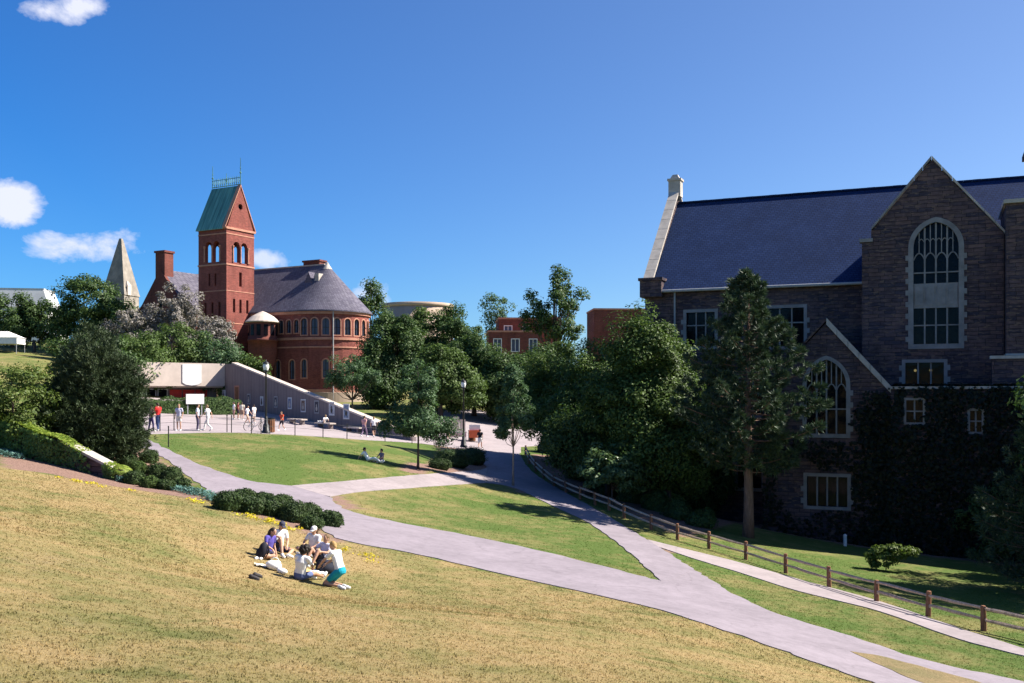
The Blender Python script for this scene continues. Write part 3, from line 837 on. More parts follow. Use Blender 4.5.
# slender young trees of the near lawns
b1 = gp(418, 469)
broadleaf('young_tree', b1, 7.1, [(0.1, 0, 5.0, 1.15, 1.1, 1.9), (-0.3, 0, 3.3, 1.55, 1.4, 1.0), (0.6, 0, 3.0, 1.4, 1.3, 0.8), (-1.35, 0, 2.5, 1.1, 1.0, 0.65), (1.35, 0, 2.3, 1.0, 0.9, 0.55)], 100, 0.5, 150, 0.085, 0.5, 'leafblue',
          'bluish green young tree on the lawn behind the two people lounging', r0=0.075, nl=20, seed=12, th=0.92)
b2 = gp(513, 486)
broadleaf('young_tree', b2, 8.1, [(0.05, 0, 5.6, 1.05, 1.0, 1.7), (-0.35, 0, 7.0, 0.75, 0.7, 0.8), (0.35, 0, 4.5, 1.35, 1.1, 0.8), (-0.6, 0, 3.9, 0.8, 0.8, 0.6)], 62, 0.42, 140, 0.085, 0.5, 'leafblue',
          'slender young tree with a thin pale trunk at the path fork', bark='barkpale', r0=0.07, nl=14, seed=13, th=0.9)
b3 = at(352, 402, 100)
broadleaf('young_tree', b3, 7.4, [(-0.3, 0, 5.0, 2.0, 1.7, 1.7), (-1.6, 0, 4.2, 1.2, 1.2, 1.0), (1.5, 0, 4.3, 1.4, 1.3, 0.9)], 62, 0.6, 110, 0.11, 0.5, 'leafblue',
          'small open tree on the bank in front of the round brick apse', r0=0.11, nl=18, seed=14, th=0.85)
# big tree mass right of the path
bigs = [((560, 470, 82), 9.5, [(0, 0, 6.0, 3.4, 3.0, 3.4), (-1.5, 0, 4.2, 2.6, 2.4, 2.4)], 'leaf', 'round dark tree behind the slender young tree at the fork'),
        ((608, 480, 71), 11.4, [(0, 0, 7.6, 4.0, 3.6, 3.6), (-2.4, 0, 5.2, 3.0, 3.0, 2.8), (2.2, -0.3, 5.4, 2.8, 2.6, 2.6)], 'leaf', 'broad green tree leaning over the split rail fence'),
        ((648, 470, 63.5), 12.4, [(0, 0, 9.4, 2.2, 2.0, 2.9), (0.9, 0, 6.4, 2.7, 2.4, 2.6), (-1.3, 0, 6.0, 2.8, 2.6, 2.8), (1.7, -0.3, 4.2, 2.0, 1.9, 1.5)], 'leaf', 'tall pointed tree against the far gable of the stone hall'),
        ((668, 500, 62), 7.6, [(0, 0, 5.0, 2.4, 2.2, 2.2), (1.0, 0, 3.4, 2.4, 2.2, 1.9), (-1.0, -0.4, 3.6, 2.3, 2.2, 2.0)], 'leaf', 'layered dark tree hiding the left end of the stone hall'),
        ((690, 500, 69), 8.4, [(0, 0, 5.0, 2.6, 2.2, 2.6), (0.5, 0, 2.6, 2.4, 2.2, 1.8)], 'leafdark', 'small dark tree in shade between the pine and the fence'),
        ((588, 490, 66), 6.0, [(0, 0, 3.6, 2.4, 2.0, 2.0), (0.8, -0.5, 2.6, 2.2, 2.0, 1.6)], 'leafdark', 'low dark understorey tree beside the shaded path')]
for i, (p, h, env, mt, lab) in enumerate(bigs):
    broadleaf('broadleaf_tree', at(*p), h, env, int(46 * len(env) + 3.4 * h * 2.4), 0.90, 250, 0.105, 0.5, mt, lab, 'trees massed beside the shaded path', r0=0.22, nl=18, seed=30 + i)
mg = at(612, 500, 60)
broadleaf('magnolia_tree', mg, 3.9, [(0, 0, 2.5, 2.0, 1.6, 1.25), (-1.0, -0.3, 2.3, 1.1, 1.0, 1.0), (0.9, 0, 1.8, 1.3, 1.2, 0.9)], 80, 0.42, 62, 0.15, 0.42, 'leafpale',
          'low magnolia with large glossy leaves under the dark trees', cat='small tree', r0=0.07, nl=22, seed=41, up=0.7)
# trees in the middle, behind the plaza
mids = [((394, 425, 118), 10.9, [(0, 0, 7.0, 3.4, 3.2, 4.0), (-2.0, 0, 4.8, 2.6, 2.6, 3.6)], 'leafdark', 'leftmost of the dark round trees behind the plaza, next to the apse'),
        ((418, 425, 124), 11.8, [(0, 0, 8.0, 3.8, 3.6, 4.0), (0, 0, 4.4, 4.4, 4.0, 4.0)], 'leaf', 'tall rounded tree in front of the tan drum'),
        ((452, 425, 122), 12.6, [(0, 0, 9.0, 3.2, 3.2, 4.0), (1.5, 0, 5.0, 4.4, 4.0, 4.2)], 'leafdark', 'dark rounded tree right of the tan drum'),
        ((474, 425, 116), 9.6, [(0, 0, 6.0, 3.4, 3.2, 3.4), (1.0, 0, 4.0, 4.0, 3.6, 3.2)], 'leafdark', 'dark tree in front of the far brick block with white windows'),
        ((440, 425, 108), 8.2, [(0, 0, 5.0, 3.0, 2.8, 2.8), (1.6, 0, 3.2, 3.0, 2.8, 2.2)], 'leaf', 'low yellowish green tree behind the display panels'),
        ((505, 420, 112), 8.0, [(0, 0, 5.0, 3.2, 2.8, 2.6), (0, 0, 3.0, 3.4, 3.0, 2.4)], 'leafdark', 'dark low tree where the far road bends away'),
        ((545, 420, 118), 9.6, [(0, 0, 6.0, 4.0, 3.4, 3.0), (0, 0, 3.2, 4.0, 3.4, 2.6)], 'leafdark', 'dark tree beyond the far road, below the tall airy tree'),
        ((375, 425, 116), 8.0, [(0, 0, 4.5, 2.2, 2.2, 3.0), (0.6, 0, 2.6, 2.4, 2.2, 2.4)], 'leafdark', 'shaded low tree tucked against the round brick apse')]
for i, (p, h, env, mt, lab) in enumerate(mids):
    broadleaf('broadleaf_tree', at(*p), h, env, int(64 * len(env) + 24), 1.05, 190, 0.15, 0.55, mt, lab, 'dark trees behind the plaza', r0=0.28, nl=12, seed=50 + i)
tall = at(553, 420, 140)
broadleaf('broadleaf_tree', tall, 20.5, [(0, 0, 15.0, 3.6, 3.0, 3.0), (2.6, 0, 14.2, 2.8, 2.4, 2.2), (-2.4, 0, 12.6, 2.2, 2.2, 2.0), (0.6, 0, 17.8, 2.2, 2.0, 1.8), (1.2, 0, 11.0, 2.6, 2.4, 1.8)], 82, 1.05, 90, 0.2, 0.55, 'leafdark',
          'tall airy tree with sky showing through its crown', r0=0.34, nl=34, seed=61, th=0.88)
far = [((370, 400, 175), 17.5, [(0, 0, 14.5, 2.6, 2.4, 3.0), (1.2, 0, 11, 2.2, 2.0, 2.4)], 'leafdark', 'thin distant tree against the sky right of the apse'),
       ((497, 400, 190), 17.0, [(0, 0, 14.5, 2.8, 2.4, 2.8), (0.5, 0, 11, 2.8, 2.4, 2.6)], 'leafblue', 'hazy distant tree left of the far brick block')]
for i, (p, h, env, mt, lab) in enumerate(far):
    broadleaf('distant_tree', at(*p), h, env, 40, 1.2, 90, 0.22, 0.55, mt, lab, None, r0=0.3, nl=14, seed=70 + i)
# left background
lefts = [((12, 345, 150), 8.5, [(0, 0, 4.6, 4.2, 3, 3.6)], 'leafdark', 'dark round tree below the white roofed building at far left'),
         ((40, 345, 152), 7.6, [(0, 0, 4.2, 4.0, 3, 3.4)], 'leafdark', 'lower dark tree at the top edge of the far left lawn'),
         ((84, 360, 148), 13.0, [(0, 0, 8.0, 4.4, 3.6, 4.6), (0, 0, 3.8, 4.6, 3.6, 3.8)], 'leafdark', 'tall dark tree left of the stone spire'),
         ((112, 362, 146), 10.5, [(0, 0, 6.0, 3.4, 3.0, 4.0), (-1.5, 0, 3.4, 3.6, 3.0, 3.0)], 'leafdark', 'dark tree right under the stone spire')]
for i, (p, h, env, mt, lab) in enumerate(lefts):
    broadleaf('broadleaf_tree', at(*p), h, env, 60 * len(env) + 10, 1.15, 120, 0.19, 0.55, mt, lab, 'dark trees on the left horizon', r0=0.25, nl=10, seed=80 + i, sub=-0.3)
silv = [((176, 370, 127), 13.2, [(0, 0, 9.0, 4.2, 3.2, 3.2), (0.4, 0, 11.6, 2.4, 2.0, 2.0), (-2.6, 0, 7.4, 3.0, 2.6, 2.4)], 'large silvery grey tree in front of the dark brick gable'),
        ((132, 370, 125), 9.0, [(0, 0, 6.2, 3.0, 2.6, 2.6), (0.8, 0, 4.0, 3.0, 2.6, 2.2)], 'smaller silvery grey tree below the stone spire'),
        ((216, 370, 124), 11.2, [(0, 0, 8.2, 1.9, 1.8, 2.4), (0.6, 0, 5.6, 2.2, 2.0, 2.4)], 'narrow silvery grey tree at the foot of the brick tower')]
for i, (p, h, env, lab) in enumerate(silv):
    broadleaf('silver_tree', at(*p), h, env, 44 * len(env), 0.8, 100, 0.15, 0.5, 'leafgrey', lab, 'silvery trees below the chapel', r0=0.22, nl=22, seed=90 + i)
gre = [((142, 385, 113), 6.8, [(0, 0, 4.2, 3.6, 3.0, 2.5), (1.0, 0, 2.4, 3.8, 3.0, 2.2)], 'leaf', 'low green tree behind the flat concrete store front'),
       ((172, 385, 117), 8.6, [(0, 0, 5.6, 4.2, 3.2, 2.8), (0, 0, 3.0, 4.4, 3.2, 2.6)], 'leaf', 'wide green tree under the large silvery tree'),
       ((214, 385, 118), 8.0, [(0, 0, 5.2, 3.6, 3.0, 2.6), (0, 0, 2.8, 3.8, 3.0, 2.4)], 'leafblue', 'green tree between the brick tower and the sloping concrete wall'),
       ((250, 395, 116), 5.6, [(0, 0, 3.4, 2.4, 2.2, 2.0), (0.4, 0, 1.8, 2.8, 2.2, 1.6)], 'leaf', 'small green tree below the round brick turret'),
       ((108, 400, 100), 6.5, [(0, 0, 3.8, 3.0, 2.6, 2.6)], 'leafdark', 'dark tree left of the concrete store front'),
       ((80, 395, 105), 6.0, [(0, 0, 3.4, 3.4, 2.6, 2.4)], 'leafdark', 'dark tree behind the dense rounded conifer')]
for i, (p, h, env, mt, lab) in enumerate(gre):
    broadleaf('broadleaf_tree', at(*p), h, env, 50 * len(env) + 10, 0.9, 130, 0.14, 0.55, mt, lab, 'green trees round the chapel', r0=0.18, nl=10, seed=100 + i)
# dark understorey by the hall
for i, (x, y, h, lab) in enumerate(((10.5, 64, 5.0, 'dark shrub in shade left of the big pine'), (12.5, 69.0, 6.0, 'dark shrub against the wall of the stone hall behind the pine'), (27.0, 56.5, 4.0, 'dark shrub in front of the ivy covered terrace wall'), (32, 42, 5.0, 'dark shrub past the low pine at the right edge'))):
    b = gz(x, y)
    broadleaf('understorey_shrub', b, h, [(0, 0, h * 0.5, h * 0.42, h * 0.36, h * 0.5)], 60, 0.6, 130, 0.10, 0.5, 'leafdark', lab, 'dark shrubs at the foot of the hall', 'shrub', r0=0.06, nl=14, seed=120 + i)
broadleaf('shade_tree', gz(26.6, 43.0), 12.5, [(0, 0, 8.0, 4.2, 4.2, 3.6), (0.5, 0, 5.0, 3.8, 4.2, 2.8)], 150, 1.0, 150, 0.14, 0.5, 'leafdark', 'broad tree just past the low pine, right of the rail fence', r0=0.3, nl=14, seed=128)
broadleaf('shade_tree', gz(34.5, 57.0), 13.0, [(0, 0, 8.4, 4.0, 4.2, 3.8), (0, 0, 5.0, 3.8, 4.2, 3.0)], 140, 1.0, 150, 0.14, 0.5, 'leafdark', 'dark tree between the low pine and the ivy covered terrace', r0=0.3, nl=14, seed=129)
broadleaf('shade_tree', gz(30.2, 48.6), 10.6, [(0, 0, 6.8, 4.0, 4.0, 3.2), (0, 0, 4.0, 3.8, 4.0, 2.6)], 130, 1.0, 150, 0.14, 0.5, 'leafdark', 'spreading dark tree behind the low pine and right of the ivy terrace', r0=0.28, nl=14, seed=133)
sb = gp(886, 571)
broadleaf('lit_shrub', sb, 1.5, [(-0.3, 0, 0.75, 0.75, 0.6, 0.55), (0.5, 0, 1.05, 0.95, 0.6, 0.28)], 46, 0.26, 80, 0.075, 0.5, 'leaflite',
          'sunlit bright green shrub behind the rail fence, below the dark hall', cat='shrub', r0=0.03, nl=14, seed=131)

# --- clipped shrubs beside the path
row = [(228, 505, 15), (243, 500, 13), (252, 508, 14), (262, 502, 12), (272, 510, 15), (282, 505, 12), (294, 516, 15), (309, 516, 14), (331, 521, 12), (312, 524, 11)]
names = ['leftmost of the clipped shrubs in the bed beyond the picnic', 'small clipped shrub second from the left in the bed beyond the picnic', 'clipped shrub third from the left in the bed beyond the picnic',
         'small far clipped shrub near the middle of the bed beyond the picnic', 'wide clipped shrub at the middle of the bed beyond the picnic', 'low far clipped shrub just right of the middle of the bed beyond the picnic',
         'large dark clipped shrub left of the last pair in the bed', 'dark clipped shrub next to the last one in the bed', 'round clipped shrub standing alone at the right end of the bed', 'small clipped shrub nearest the picnic group']
for i, (px, py, rp) in enumerate(row):
    b = gp(px, py + 5); r = rp * b.y / F
    bush('clipped_shrub', b, (r * 1.05, r * 1.0, r * 0.86), names[i], 200 + i, group='clipped shrubs along the path', n=2200, leaf=0.042)
mound = [(127, 462, 10), (149, 458, 9), (138, 470, 9), (158, 474, 11), (172, 478, 11), (134, 480, 10), (150, 484, 9), (182, 485, 8), (122, 475, 8), (166, 486, 8)]
mn = ['round shrub at the foot of the dense conifer', 'dark round shrub right against the asphalt path edge', 'yellowish round shrub in the middle of the mulch bed', 'large dark shrub in the middle of the mulch bed',
      'dark shrub at the lower right of the mulch bed', 'low dark shrub at the end of the ivy wall', 'low shrub at the front of the mulch bed', 'smallest shrub at the right tip of the mulch bed', 'shrub half hidden behind the end of the ivy wall', 'front shrub near the teal ground cover']
for i, (px, py, rp) in enumerate(mound):
    b = gp(px, py + 4); r = rp * b.y / F
    bush('round_shrub', b, (r * 1.1, r * 1.05, r * 0.9), mn[i], 220 + i, mat='leaf' if i in (2, 6) else 'yew', group='round shrubs in the mulch bed', n=1700, leaf=0.045)
for i, (px, py, rp, lab) in enumerate(((452, 461, 17, 'wide spreading yew shrub left of its pair beside the lamp'), (470, 458, 15, 'spreading yew shrub right under the lamp post'), (440, 464, 10, 'low front lobe shrub nearest the branch path'))):
    b = gp(px, py + 5); r = rp * b.y / F
    bush('spreading_shrub', b, (r * 1.15, r, r * 0.72), lab, 240 + i, group='yew shrubs under the lamp', n=2200, leaf=0.055, mat='yew')
# dark hedge-like shrubs lining the inside of the curved fence
for i, (px, py, rp) in enumerate(((535, 452, 16), (548, 466, 16), (565, 478, 16), (585, 490, 15), (560, 452, 18), (585, 465, 18), (606, 500, 13), (630, 508, 13), (652, 516, 13), (676, 524, 12))):
    b = gp(px, py); b = gz(b.x + 1.6, b.y + 0.6); r = rp * b.y / F
    bush('fence_shrub', b, (r * 1.1, r, r), 'shaded shrub behind the curved rail fence, ' + ['at its far end', 'second from its far end', 'third from its far end', 'left of the magnolia', 'in the far second row', 'under the broad tree', 'below the magnolia', 'right of the magnolia', 'between the magnolia and the first clear post', 'by the first sunlit post'][i],
         260 + i, mat='leafdark', group='shrubs behind the curved fence', n=1600, leaf=0.075, lump=0.2)
# long hedge in front of the store
def hedge(name, a, b, wd, ht, label, seed, n=9000):
    rg = np.random.default_rng(seed)
    a, b = Vector(a), Vector(b); L = (b - a).length; u = (b - a).normalized()
    o = empty(name, a, 0)
    bpy.data.objects.remove(o)
    x = rg.random(n) * L; th = (rg.random(n) - 0.5) * math.pi * 1.15
    ex = 1 + 0.08 * np.sin(x * 1.3) + 0.06 * np.sin(x * 3.1 + 1)
    cy = np.sign(np.sin(th)) * np.abs(np.sin(th)) ** 0.6 * wd / 2; cz = np.maximum(np.abs(np.cos(th)) ** 0.5 * ht * ex * np.sign(np.cos(th)), 0.05 + rg.random(n) * 0.4)
    k = (1 - 0.08 * rg.random(n))
    P = np.stack([x, cy * k, cz * k], 1); N = norm(np.stack([rg.normal(0, 0.4, n), np.sin(th) + rg.normal(0, 0.4, n), np.cos(th) + 0.3 + rg.normal(0, .3, n)], 1))
    V, Fc = leaves_arrays(P, N, 0.09, 0.55, rg)
    mb = MB(); mb.bx(0.1, L - 0.1, -wd * 0.4, wd * 0.4, -0.6, ht * 0.84)
    me = bpy.data.meshes.new(name); k0 = len(V)
    me.from_pydata(V.tolist() + [list(p) for p in mb.v], [], Fc.tolist() + [tuple(i + k0 for i in f) for f in mb.f]); me.update()
    o = link_mesh(name, me, M['leafdark']); o.location = a; o.rotation_euler = (0, 0, math.atan2(u.y, u.x))
    return tag(o, label, 'hedge')
ha_, hb_ = gz(-41.5, 92, -0.1), gz(-28.6, 104.5, -0.1)
hedge('hedge', (ha_.x, ha_.y, min(ha_.z, hb_.z)), (hb_.x, hb_.y, min(ha_.z, hb_.z)), 1.8, 1.8, 'long clipped green hedge in front of the concrete store entrance', 301)
hedge('hedge', gz(-33.5, 80, -0.1), gz(-39.5, 88, -0.1), 1.6, 1.4, 'short dark hedge running behind the dense rounded conifer', 302, 5000)

# --- low stone wall with ivy
wa = [gp(-40, 447), gp(0, 452), gp(60, 466), gp(118, 481)]
wt = [(0.0, 1.62), (0.0, 1.5), (0.0, 1.10), (0.0, 0.40)]
mb = MB()
tops = []
for i in range(3):
    a, b = wa[i] + Vector((0, 0.3, 0)), wa[i + 1] + Vector((0, 0.3, 0))
    ha, hb = wt[i][1], wt[i + 1][1]
    d = (b - a); nrm_ = Vector((-d.y, d.x, 0)).normalized() * 0.24
    vs_ = [a - nrm_ - Vector((0, 0, .4)), b - nrm_ - Vector((0, 0, .4)), b + nrm_ - Vector((0, 0, .4)), a + nrm_ - Vector((0, 0, .4)),
          a - nrm_ + Vector((0, 0, ha)), b - nrm_ + Vector((0, 0, hb)), b + nrm_ + Vector((0, 0, hb)), a + nrm_ + Vector((0, 0, ha))]
    mb.add(vs_, [(0, 1, 5, 4), (2, 3, 7, 6), (4, 5, 6, 7), (3, 2, 1, 0)] + ([(1, 2, 6, 5)] if i == 2 else []))
    tops.append((a, b, ha, hb, nrm_))
wroot = empty('low_wall', wa[1], 0, 'low sloping stone wall at the left edge with ivy growing over it', 'wall')
o = mb.build('masonry', M['stone'], wroot); o.matrix_parent_inverse = Matrix.Translation(-Vector(wa[1]))
mc = MB()
a, b, ha, hb, nn = tops[2]
for (t0, t1) in ((0.0, 0.5), (0.505, 1.01)):
    p, q = a.lerp(b, t0), a.lerp(b, t1); h0, h1 = ha + (hb - ha) * t0, ha + (hb - ha) * t1
    n2 = nn * 1.25
    mc.add([p - n2 + Vector((0, 0, h0 + .003)), q - n2 + Vector((0, 0, h1 + .003)), q + n2 + Vector((0, 0, h1 + .003)), p + n2 + Vector((0, 0, h0 + .003)),
            p - n2 + Vector((0, 0, h0 + .12)), q - n2 + Vector((0, 0, h1 + .12)), q + n2 + Vector((0, 0, h1 + .12)), p + n2 + Vector((0, 0, h0 + .12))],
           [(0, 1, 5, 4), (1, 2, 6, 5), (2, 3, 7, 6), (3, 0, 4, 7), (4, 5, 6, 7), (3, 2, 1, 0)])
o = mc.build('coping', M['trim'], wroot); o.matrix_parent_inverse = Matrix.Translation(-Vector(wa[1]))
rg = np.random.default_rng(310)
PI_, NI_, PT_, NT_ = [], [], [], []
for si, (a, b, ha, hb, nn) in enumerate(tops):
    L = (b - a).length
    for k in range(int(1500 * L / 4)):
        t = rg.random(); 
        cover = 1.0 if si < 2 else max(0, 1 - t * 1.6)
        if si == 2 and t > 0.8: cover = 1.0
        if rg.random() > cover: continue
        h = (ha + (hb - ha) * t); p = a.lerp(b, t)
        lump = 0.10 + 0.10 * math.sin(p.x * 2.3) * math.sin(p.x * 0.9 + 1) + 0.05 * rg.random()
        z = rg.random() ** 0.8 * (h + 0.05)
        PI_.append(p - nn.normalized() * (0.24 + lump * (0.5 + 0.8 * z / h)) + Vector((0, 0, z))); NI_.append(-nn.normalized() * 1.0 + Vector((rg.normal(0, .4), rg.normal(0, .4), 0.35 + rg.normal(0, .3))))
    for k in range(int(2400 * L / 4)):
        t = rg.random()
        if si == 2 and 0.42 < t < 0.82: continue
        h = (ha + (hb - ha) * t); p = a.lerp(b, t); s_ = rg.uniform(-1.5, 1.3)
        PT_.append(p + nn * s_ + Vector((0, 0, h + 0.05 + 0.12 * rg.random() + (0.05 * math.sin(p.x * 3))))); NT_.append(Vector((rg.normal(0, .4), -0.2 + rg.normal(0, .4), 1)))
for k in range(420):
    d = norm(rg.normal(size=(1, 3)))[0]; d[2] = abs(d[2]); p = tops[2][1] + Vector((0.0, 0, 0.30))
    PT_.append(p + Vector(d * np.array([.5, .45, .38]))); NT_.append(Vector(d) + Vector((0, 0, .3)))
V, Fc = leaves_arrays(np.array(PI_), norm(np.array(NI_)), 0.075, 0.75, rg)
root = empty('ivy', wa[1], 0, 'ivy covering the low sloping wall at the left edge, with sunlight painted into its top leaves', 'ivy')
o = np_mesh('leaves', V - np.array(wa[1]), Fc, M['ivy'], root)
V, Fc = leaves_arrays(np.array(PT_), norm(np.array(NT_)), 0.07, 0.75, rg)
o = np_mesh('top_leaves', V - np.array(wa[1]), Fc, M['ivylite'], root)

# --- low junipers and yellow flowers along the lawn edge
rg = np.random.default_rng(320)
def strip_plants(name, pts, wd, n, size, mat, label, cat, hh, asp=0.4, clump=0.0):
    L = [gp(*p) for p in pts]
    P = []
    cent = [(rg.random() * (len(L) - 1), rg.normal(0, 0.5)) for _ in range(int(n / 22) + 1)]
    for k in range(n):
        if clump: 
            c = cent[rg.integers(len(cent))]; t = min(max(c[0] + rg.normal(0, clump), 0), len(L) - 1.001); off = c[1] + rg.normal(0, 0.12)
        else: t = rg.random() * (len(L) - 1.001); off = rg.uniform(-1, 1)
        i = int(t); p = L[i].lerp(L[i + 1], t - i); d = (L[i + 1] - L[i]).normalized()
        x, y = p.x - d.y * off * wd, p.y + d.x * off * wd
        P.append((x, y, tz(x, y) + 0.02 + hh * rg.random()))
    P = np.array(P); N = norm(rg.normal(size=P.shape) * 0.5 + np.array([0, 0, 0.9]))
    V, Fc = leaves_arrays(P, N, size, asp, rg)
    o = np_mesh(name, V, Fc, M[mat])
    return tag(o, label, cat, None, 'stuff')
strip_plants('juniper_ground_cover', [(120, 481), (150, 486), (190, 493), (204, 497)], 0.5, 2600, 0.06, 'juniper', 'teal juniper ground cover between the lawn and the mulch bed', 'ground cover', 0.22)
strip_plants('juniper_ground_cover', [(-10, 452), (6, 455), (16, 459)], 0.45, 900, 0.06, 'juniper', 'patch of teal juniper below the ivy wall at the left edge', 'ground cover', 0.22)
strip_plants('juniper_ground_cover', [(212, 499), (226, 504), (250, 512)], 0.5, 1500, 0.06, 'juniper', 'teal juniper in front of the clipped shrubs', 'ground cover', 0.22)
strip_plants('yellow_flowers', [(190, 500), (225, 510), (262, 521), (300, 531)], 0.9, 520, 0.032, 'yellow', 'yellow flowers scattered along the lawn edge behind the picnic', 'flowers', 0.09, 0.9, 0.05)
strip_plants('yellow_flowers', [(62, 479), (90, 485), (128, 492)], 0.7, 160, 0.036, 'yellow', 'few yellow flowers below the ivy wall', 'flowers', 0.09, 0.9, 0.06)
strip_plants('yellow_flowers', [(340, 548), (365, 559), (392, 571)], 1.0, 190, 0.032, 'yellow', 'yellow flowers right of the picnic group', 'flowers', 0.09, 0.9, 0.07)
# ------------------------------------------------------------------ buildings
def pointed(cx, w, z0, zs, zt, n=10):
    """pointed-arch outline (u,v), anticlockwise from lower left"""
    h = zt - zs; a = w / 2
    Rr = (a * a + h * h) / (2 * a)
    pts = [(cx - a, z0), (cx + a, z0)]
    t_end = math.atan2(h, Rr - a)
    for i in range(n + 1):
        t = t_end * i / n; pts.append((cx + a - Rr + Rr * math.cos(t), zs + Rr * math.sin(t)))
    for i in range(n - 1, -1, -1):
        t = t_end * i / n; pts.append((cx - a + Rr - Rr * math.cos(t), zs + Rr * math.sin(t)))
    return pts
def rounded(cx, w, z0, zs, n=10):
    a = w / 2
    return [(cx - a, z0), (cx + a, z0)] + [(cx + a * math.cos(math.pi * i / n), zs + a * math.sin(math.pi * i / n)) for i in range(n + 1)]
def rect(x0, x1, z0, z1): return [(x0, z0), (x1, z0), (x1, z1), (x0, z1)]

class Frame:
    """a wall's own axes: O origin, U along, V up, Nn outwards"""
    def __init__(s, O, U, Nn): s.O = Vector(O); s.U = Vector(U).normalized(); s.V = Vector((0, 0, 1)); s.N = Vector(Nn).normalized()
    def p(s, u, v, n=0.0): return s.O + s.U * u + s.V * v + s.N * n
    def wall(s, mb, outer, holes, t=0.45, n=0.0): mb.panel(outer, holes, s.p(0, 0, n), s.U, s.V, -s.N * t)
    def bar(s, mb, a, b, w, d, n):
        """bar between two points of the wall plane, w wide and d deep, its front at n"""
        a, b = s.p(a[0], a[1], n), s.p(b[0], b[1], n); dr = (b - a).normalized(); sd = dr.cross(s.N) * (w / 2); dp = -s.N * d
        vs = [a - sd, a + sd, b + sd, b - sd, a - sd + dp, a + sd + dp, b + sd + dp, b - sd + dp]
        mb.add(vs, [(0, 1, 2, 3), (7, 6, 5, 4), (0, 4, 5, 1), (1, 5, 6, 2), (2, 6, 7, 3), (3, 7, 4, 0)])

def arch_y(outline, x):
    """top of an outline above x"""
    best = None
    n = len(outline)
    for i in range(n):
        (x1, y1), (x2, y2) = outline[i], outline[(i + 1) % n]
        if x1 != x2 and min(x1, x2) - 1e-6 <= x <= max(x1, x2) + 1e-6:
            y = y1 + (x - x1) / (x2 - x1) * (y2 - y1); best = y if best is None else max(best, y)
    return best
def window(fr, hole, ring, parent, mats, lights=3, rows=(), proud=0.05, deep=0.3, bar=0.09, tracery=None, sill=True, panes='glass', toothed=False, name='window'):
    """stone surround as the window, its mullions and its pane as sub-parts"""
    xs_ = [p[0] for p in hole]; ys_ = [p[1] for p in hole]; x0, x1, y0, y1 = min(xs_), max(xs_), min(ys_), max(ys_)
    cx = (x0 + x1) / 2
    mb = MB()
    w = x1 - x0; k = (w + 2 * ring) / w
    zs = max(p[1] for p in hole if abs(p[0] - x0) < 1e-4)
    outer = [(cx + (p[0] - cx) * k, (y0 - (ring if sill else 0)) if p[1] <= y0 + 1e-6 else (p[1] if abs(p[1] - zs) < 1e-6 and zs < y1 - 1e-6 else zs + (p[1] - zs) * ((y1 - zs + ring) / max(y1 - zs, 1e-6)) if zs < y1 - 1e-6 else p[1] + ring)) for p in hole]
    fr.wall(mb, outer, [hole], deep + proud, proud)
    if toothed:
        i = 0; v = y0 + 0.15
        while v < zs - 0.3:
            if i % 2 == 0:
                for sgn in (-1, 1):
                    u0 = cx + sgn * (w / 2 + ring)
                    fr.wall(mb, rect(min(u0, u0 + sgn * 0.16), max(u0, u0 + sgn * 0.16), v, v + 0.32), [], 0.2, proud - 0.006)
            v += 0.36; i += 1
    o = mb.build(name, mats['ring'], parent)
    mm = MB(); n0 = proud - deep * 0.55
    for i in range(1, lights):
        x = x0 + w * i / lights; fr.bar(mm, (x, y0), (x, arch_y(hole, x)), bar, 0.12, n0)
    for y in rows: 
        xa = [p[0] for p in hole]; fr.bar(mm, (x0, y), (x1, y), bar * 0.9, 0.10, n0 - 0.008)
    if tracery: tracery(mm, fr, n0 - 0.004)
    if mm.v: mm.build('mullions', mats['bar'], o)
    pm = MB(); fr.wall(pm, [(cx + (p[0] - cx) * 1.04, p[1]) for p in hole], [], 0.02, proud - deep - 0.006)
    pm.build('pane', M[panes] if isinstance(panes, str) else panes, o)
    return o
def gable_roof(mb, x0, x1, y0, y1, ze, zr, t=0.18, axis='x'):
    """two thick slopes; ridge along x (or y)"""
    if axis == 'x':
        ym = (y0 + y1) / 2
        for ya, yb in ((y0, ym), (y1, ym)):
            a = [Vector((x0, ya, ze)), Vector((x1, ya, ze)), Vector((x1, yb, zr)), Vector((x0, yb, zr))]
            b = [p - Vector((0, 0, t)) for p in a]
            mb.add(a + b, [(0, 1, 2, 3), (7, 6, 5, 4), (0, 4, 5, 1), (1, 5, 6, 2), (3, 2, 6, 7), (0, 3, 7, 4)])
    else:
        xm = (x0 + x1) / 2
        for xa, xb in ((x0, xm), (x1, xm)):
            a = [Vector((xa, y0, ze)), Vector((xa, y1, ze)), Vector((xb, y1, zr)), Vector((xb, y0, zr))]
            b = [p - Vector((0, 0, t)) for p in a]
            mb.add(a + b, [(0, 1, 2, 3), (7, 6, 5, 4), (0, 4, 5, 1), (1, 5, 6, 2), (3, 2, 6, 7), (0, 3, 7, 4)])

# ---------- the grey stone hall on the right. local x along the front, y into the building, z=0 at -10
HR = math.atan2(-0.39, 0.92)
hall = empty('stone_hall', (9.54, 71.7, -10.0), HR, 'large grey stone collegiate hall with a steep slate roof and tall gabled window', 'building')
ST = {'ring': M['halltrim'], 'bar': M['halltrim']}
EA, RD, HW = 17.5, 25.0, 8.0
X1 = 42.0
front = Frame((0, 0, 0), (1, 0, 0), (0, -1, 0))
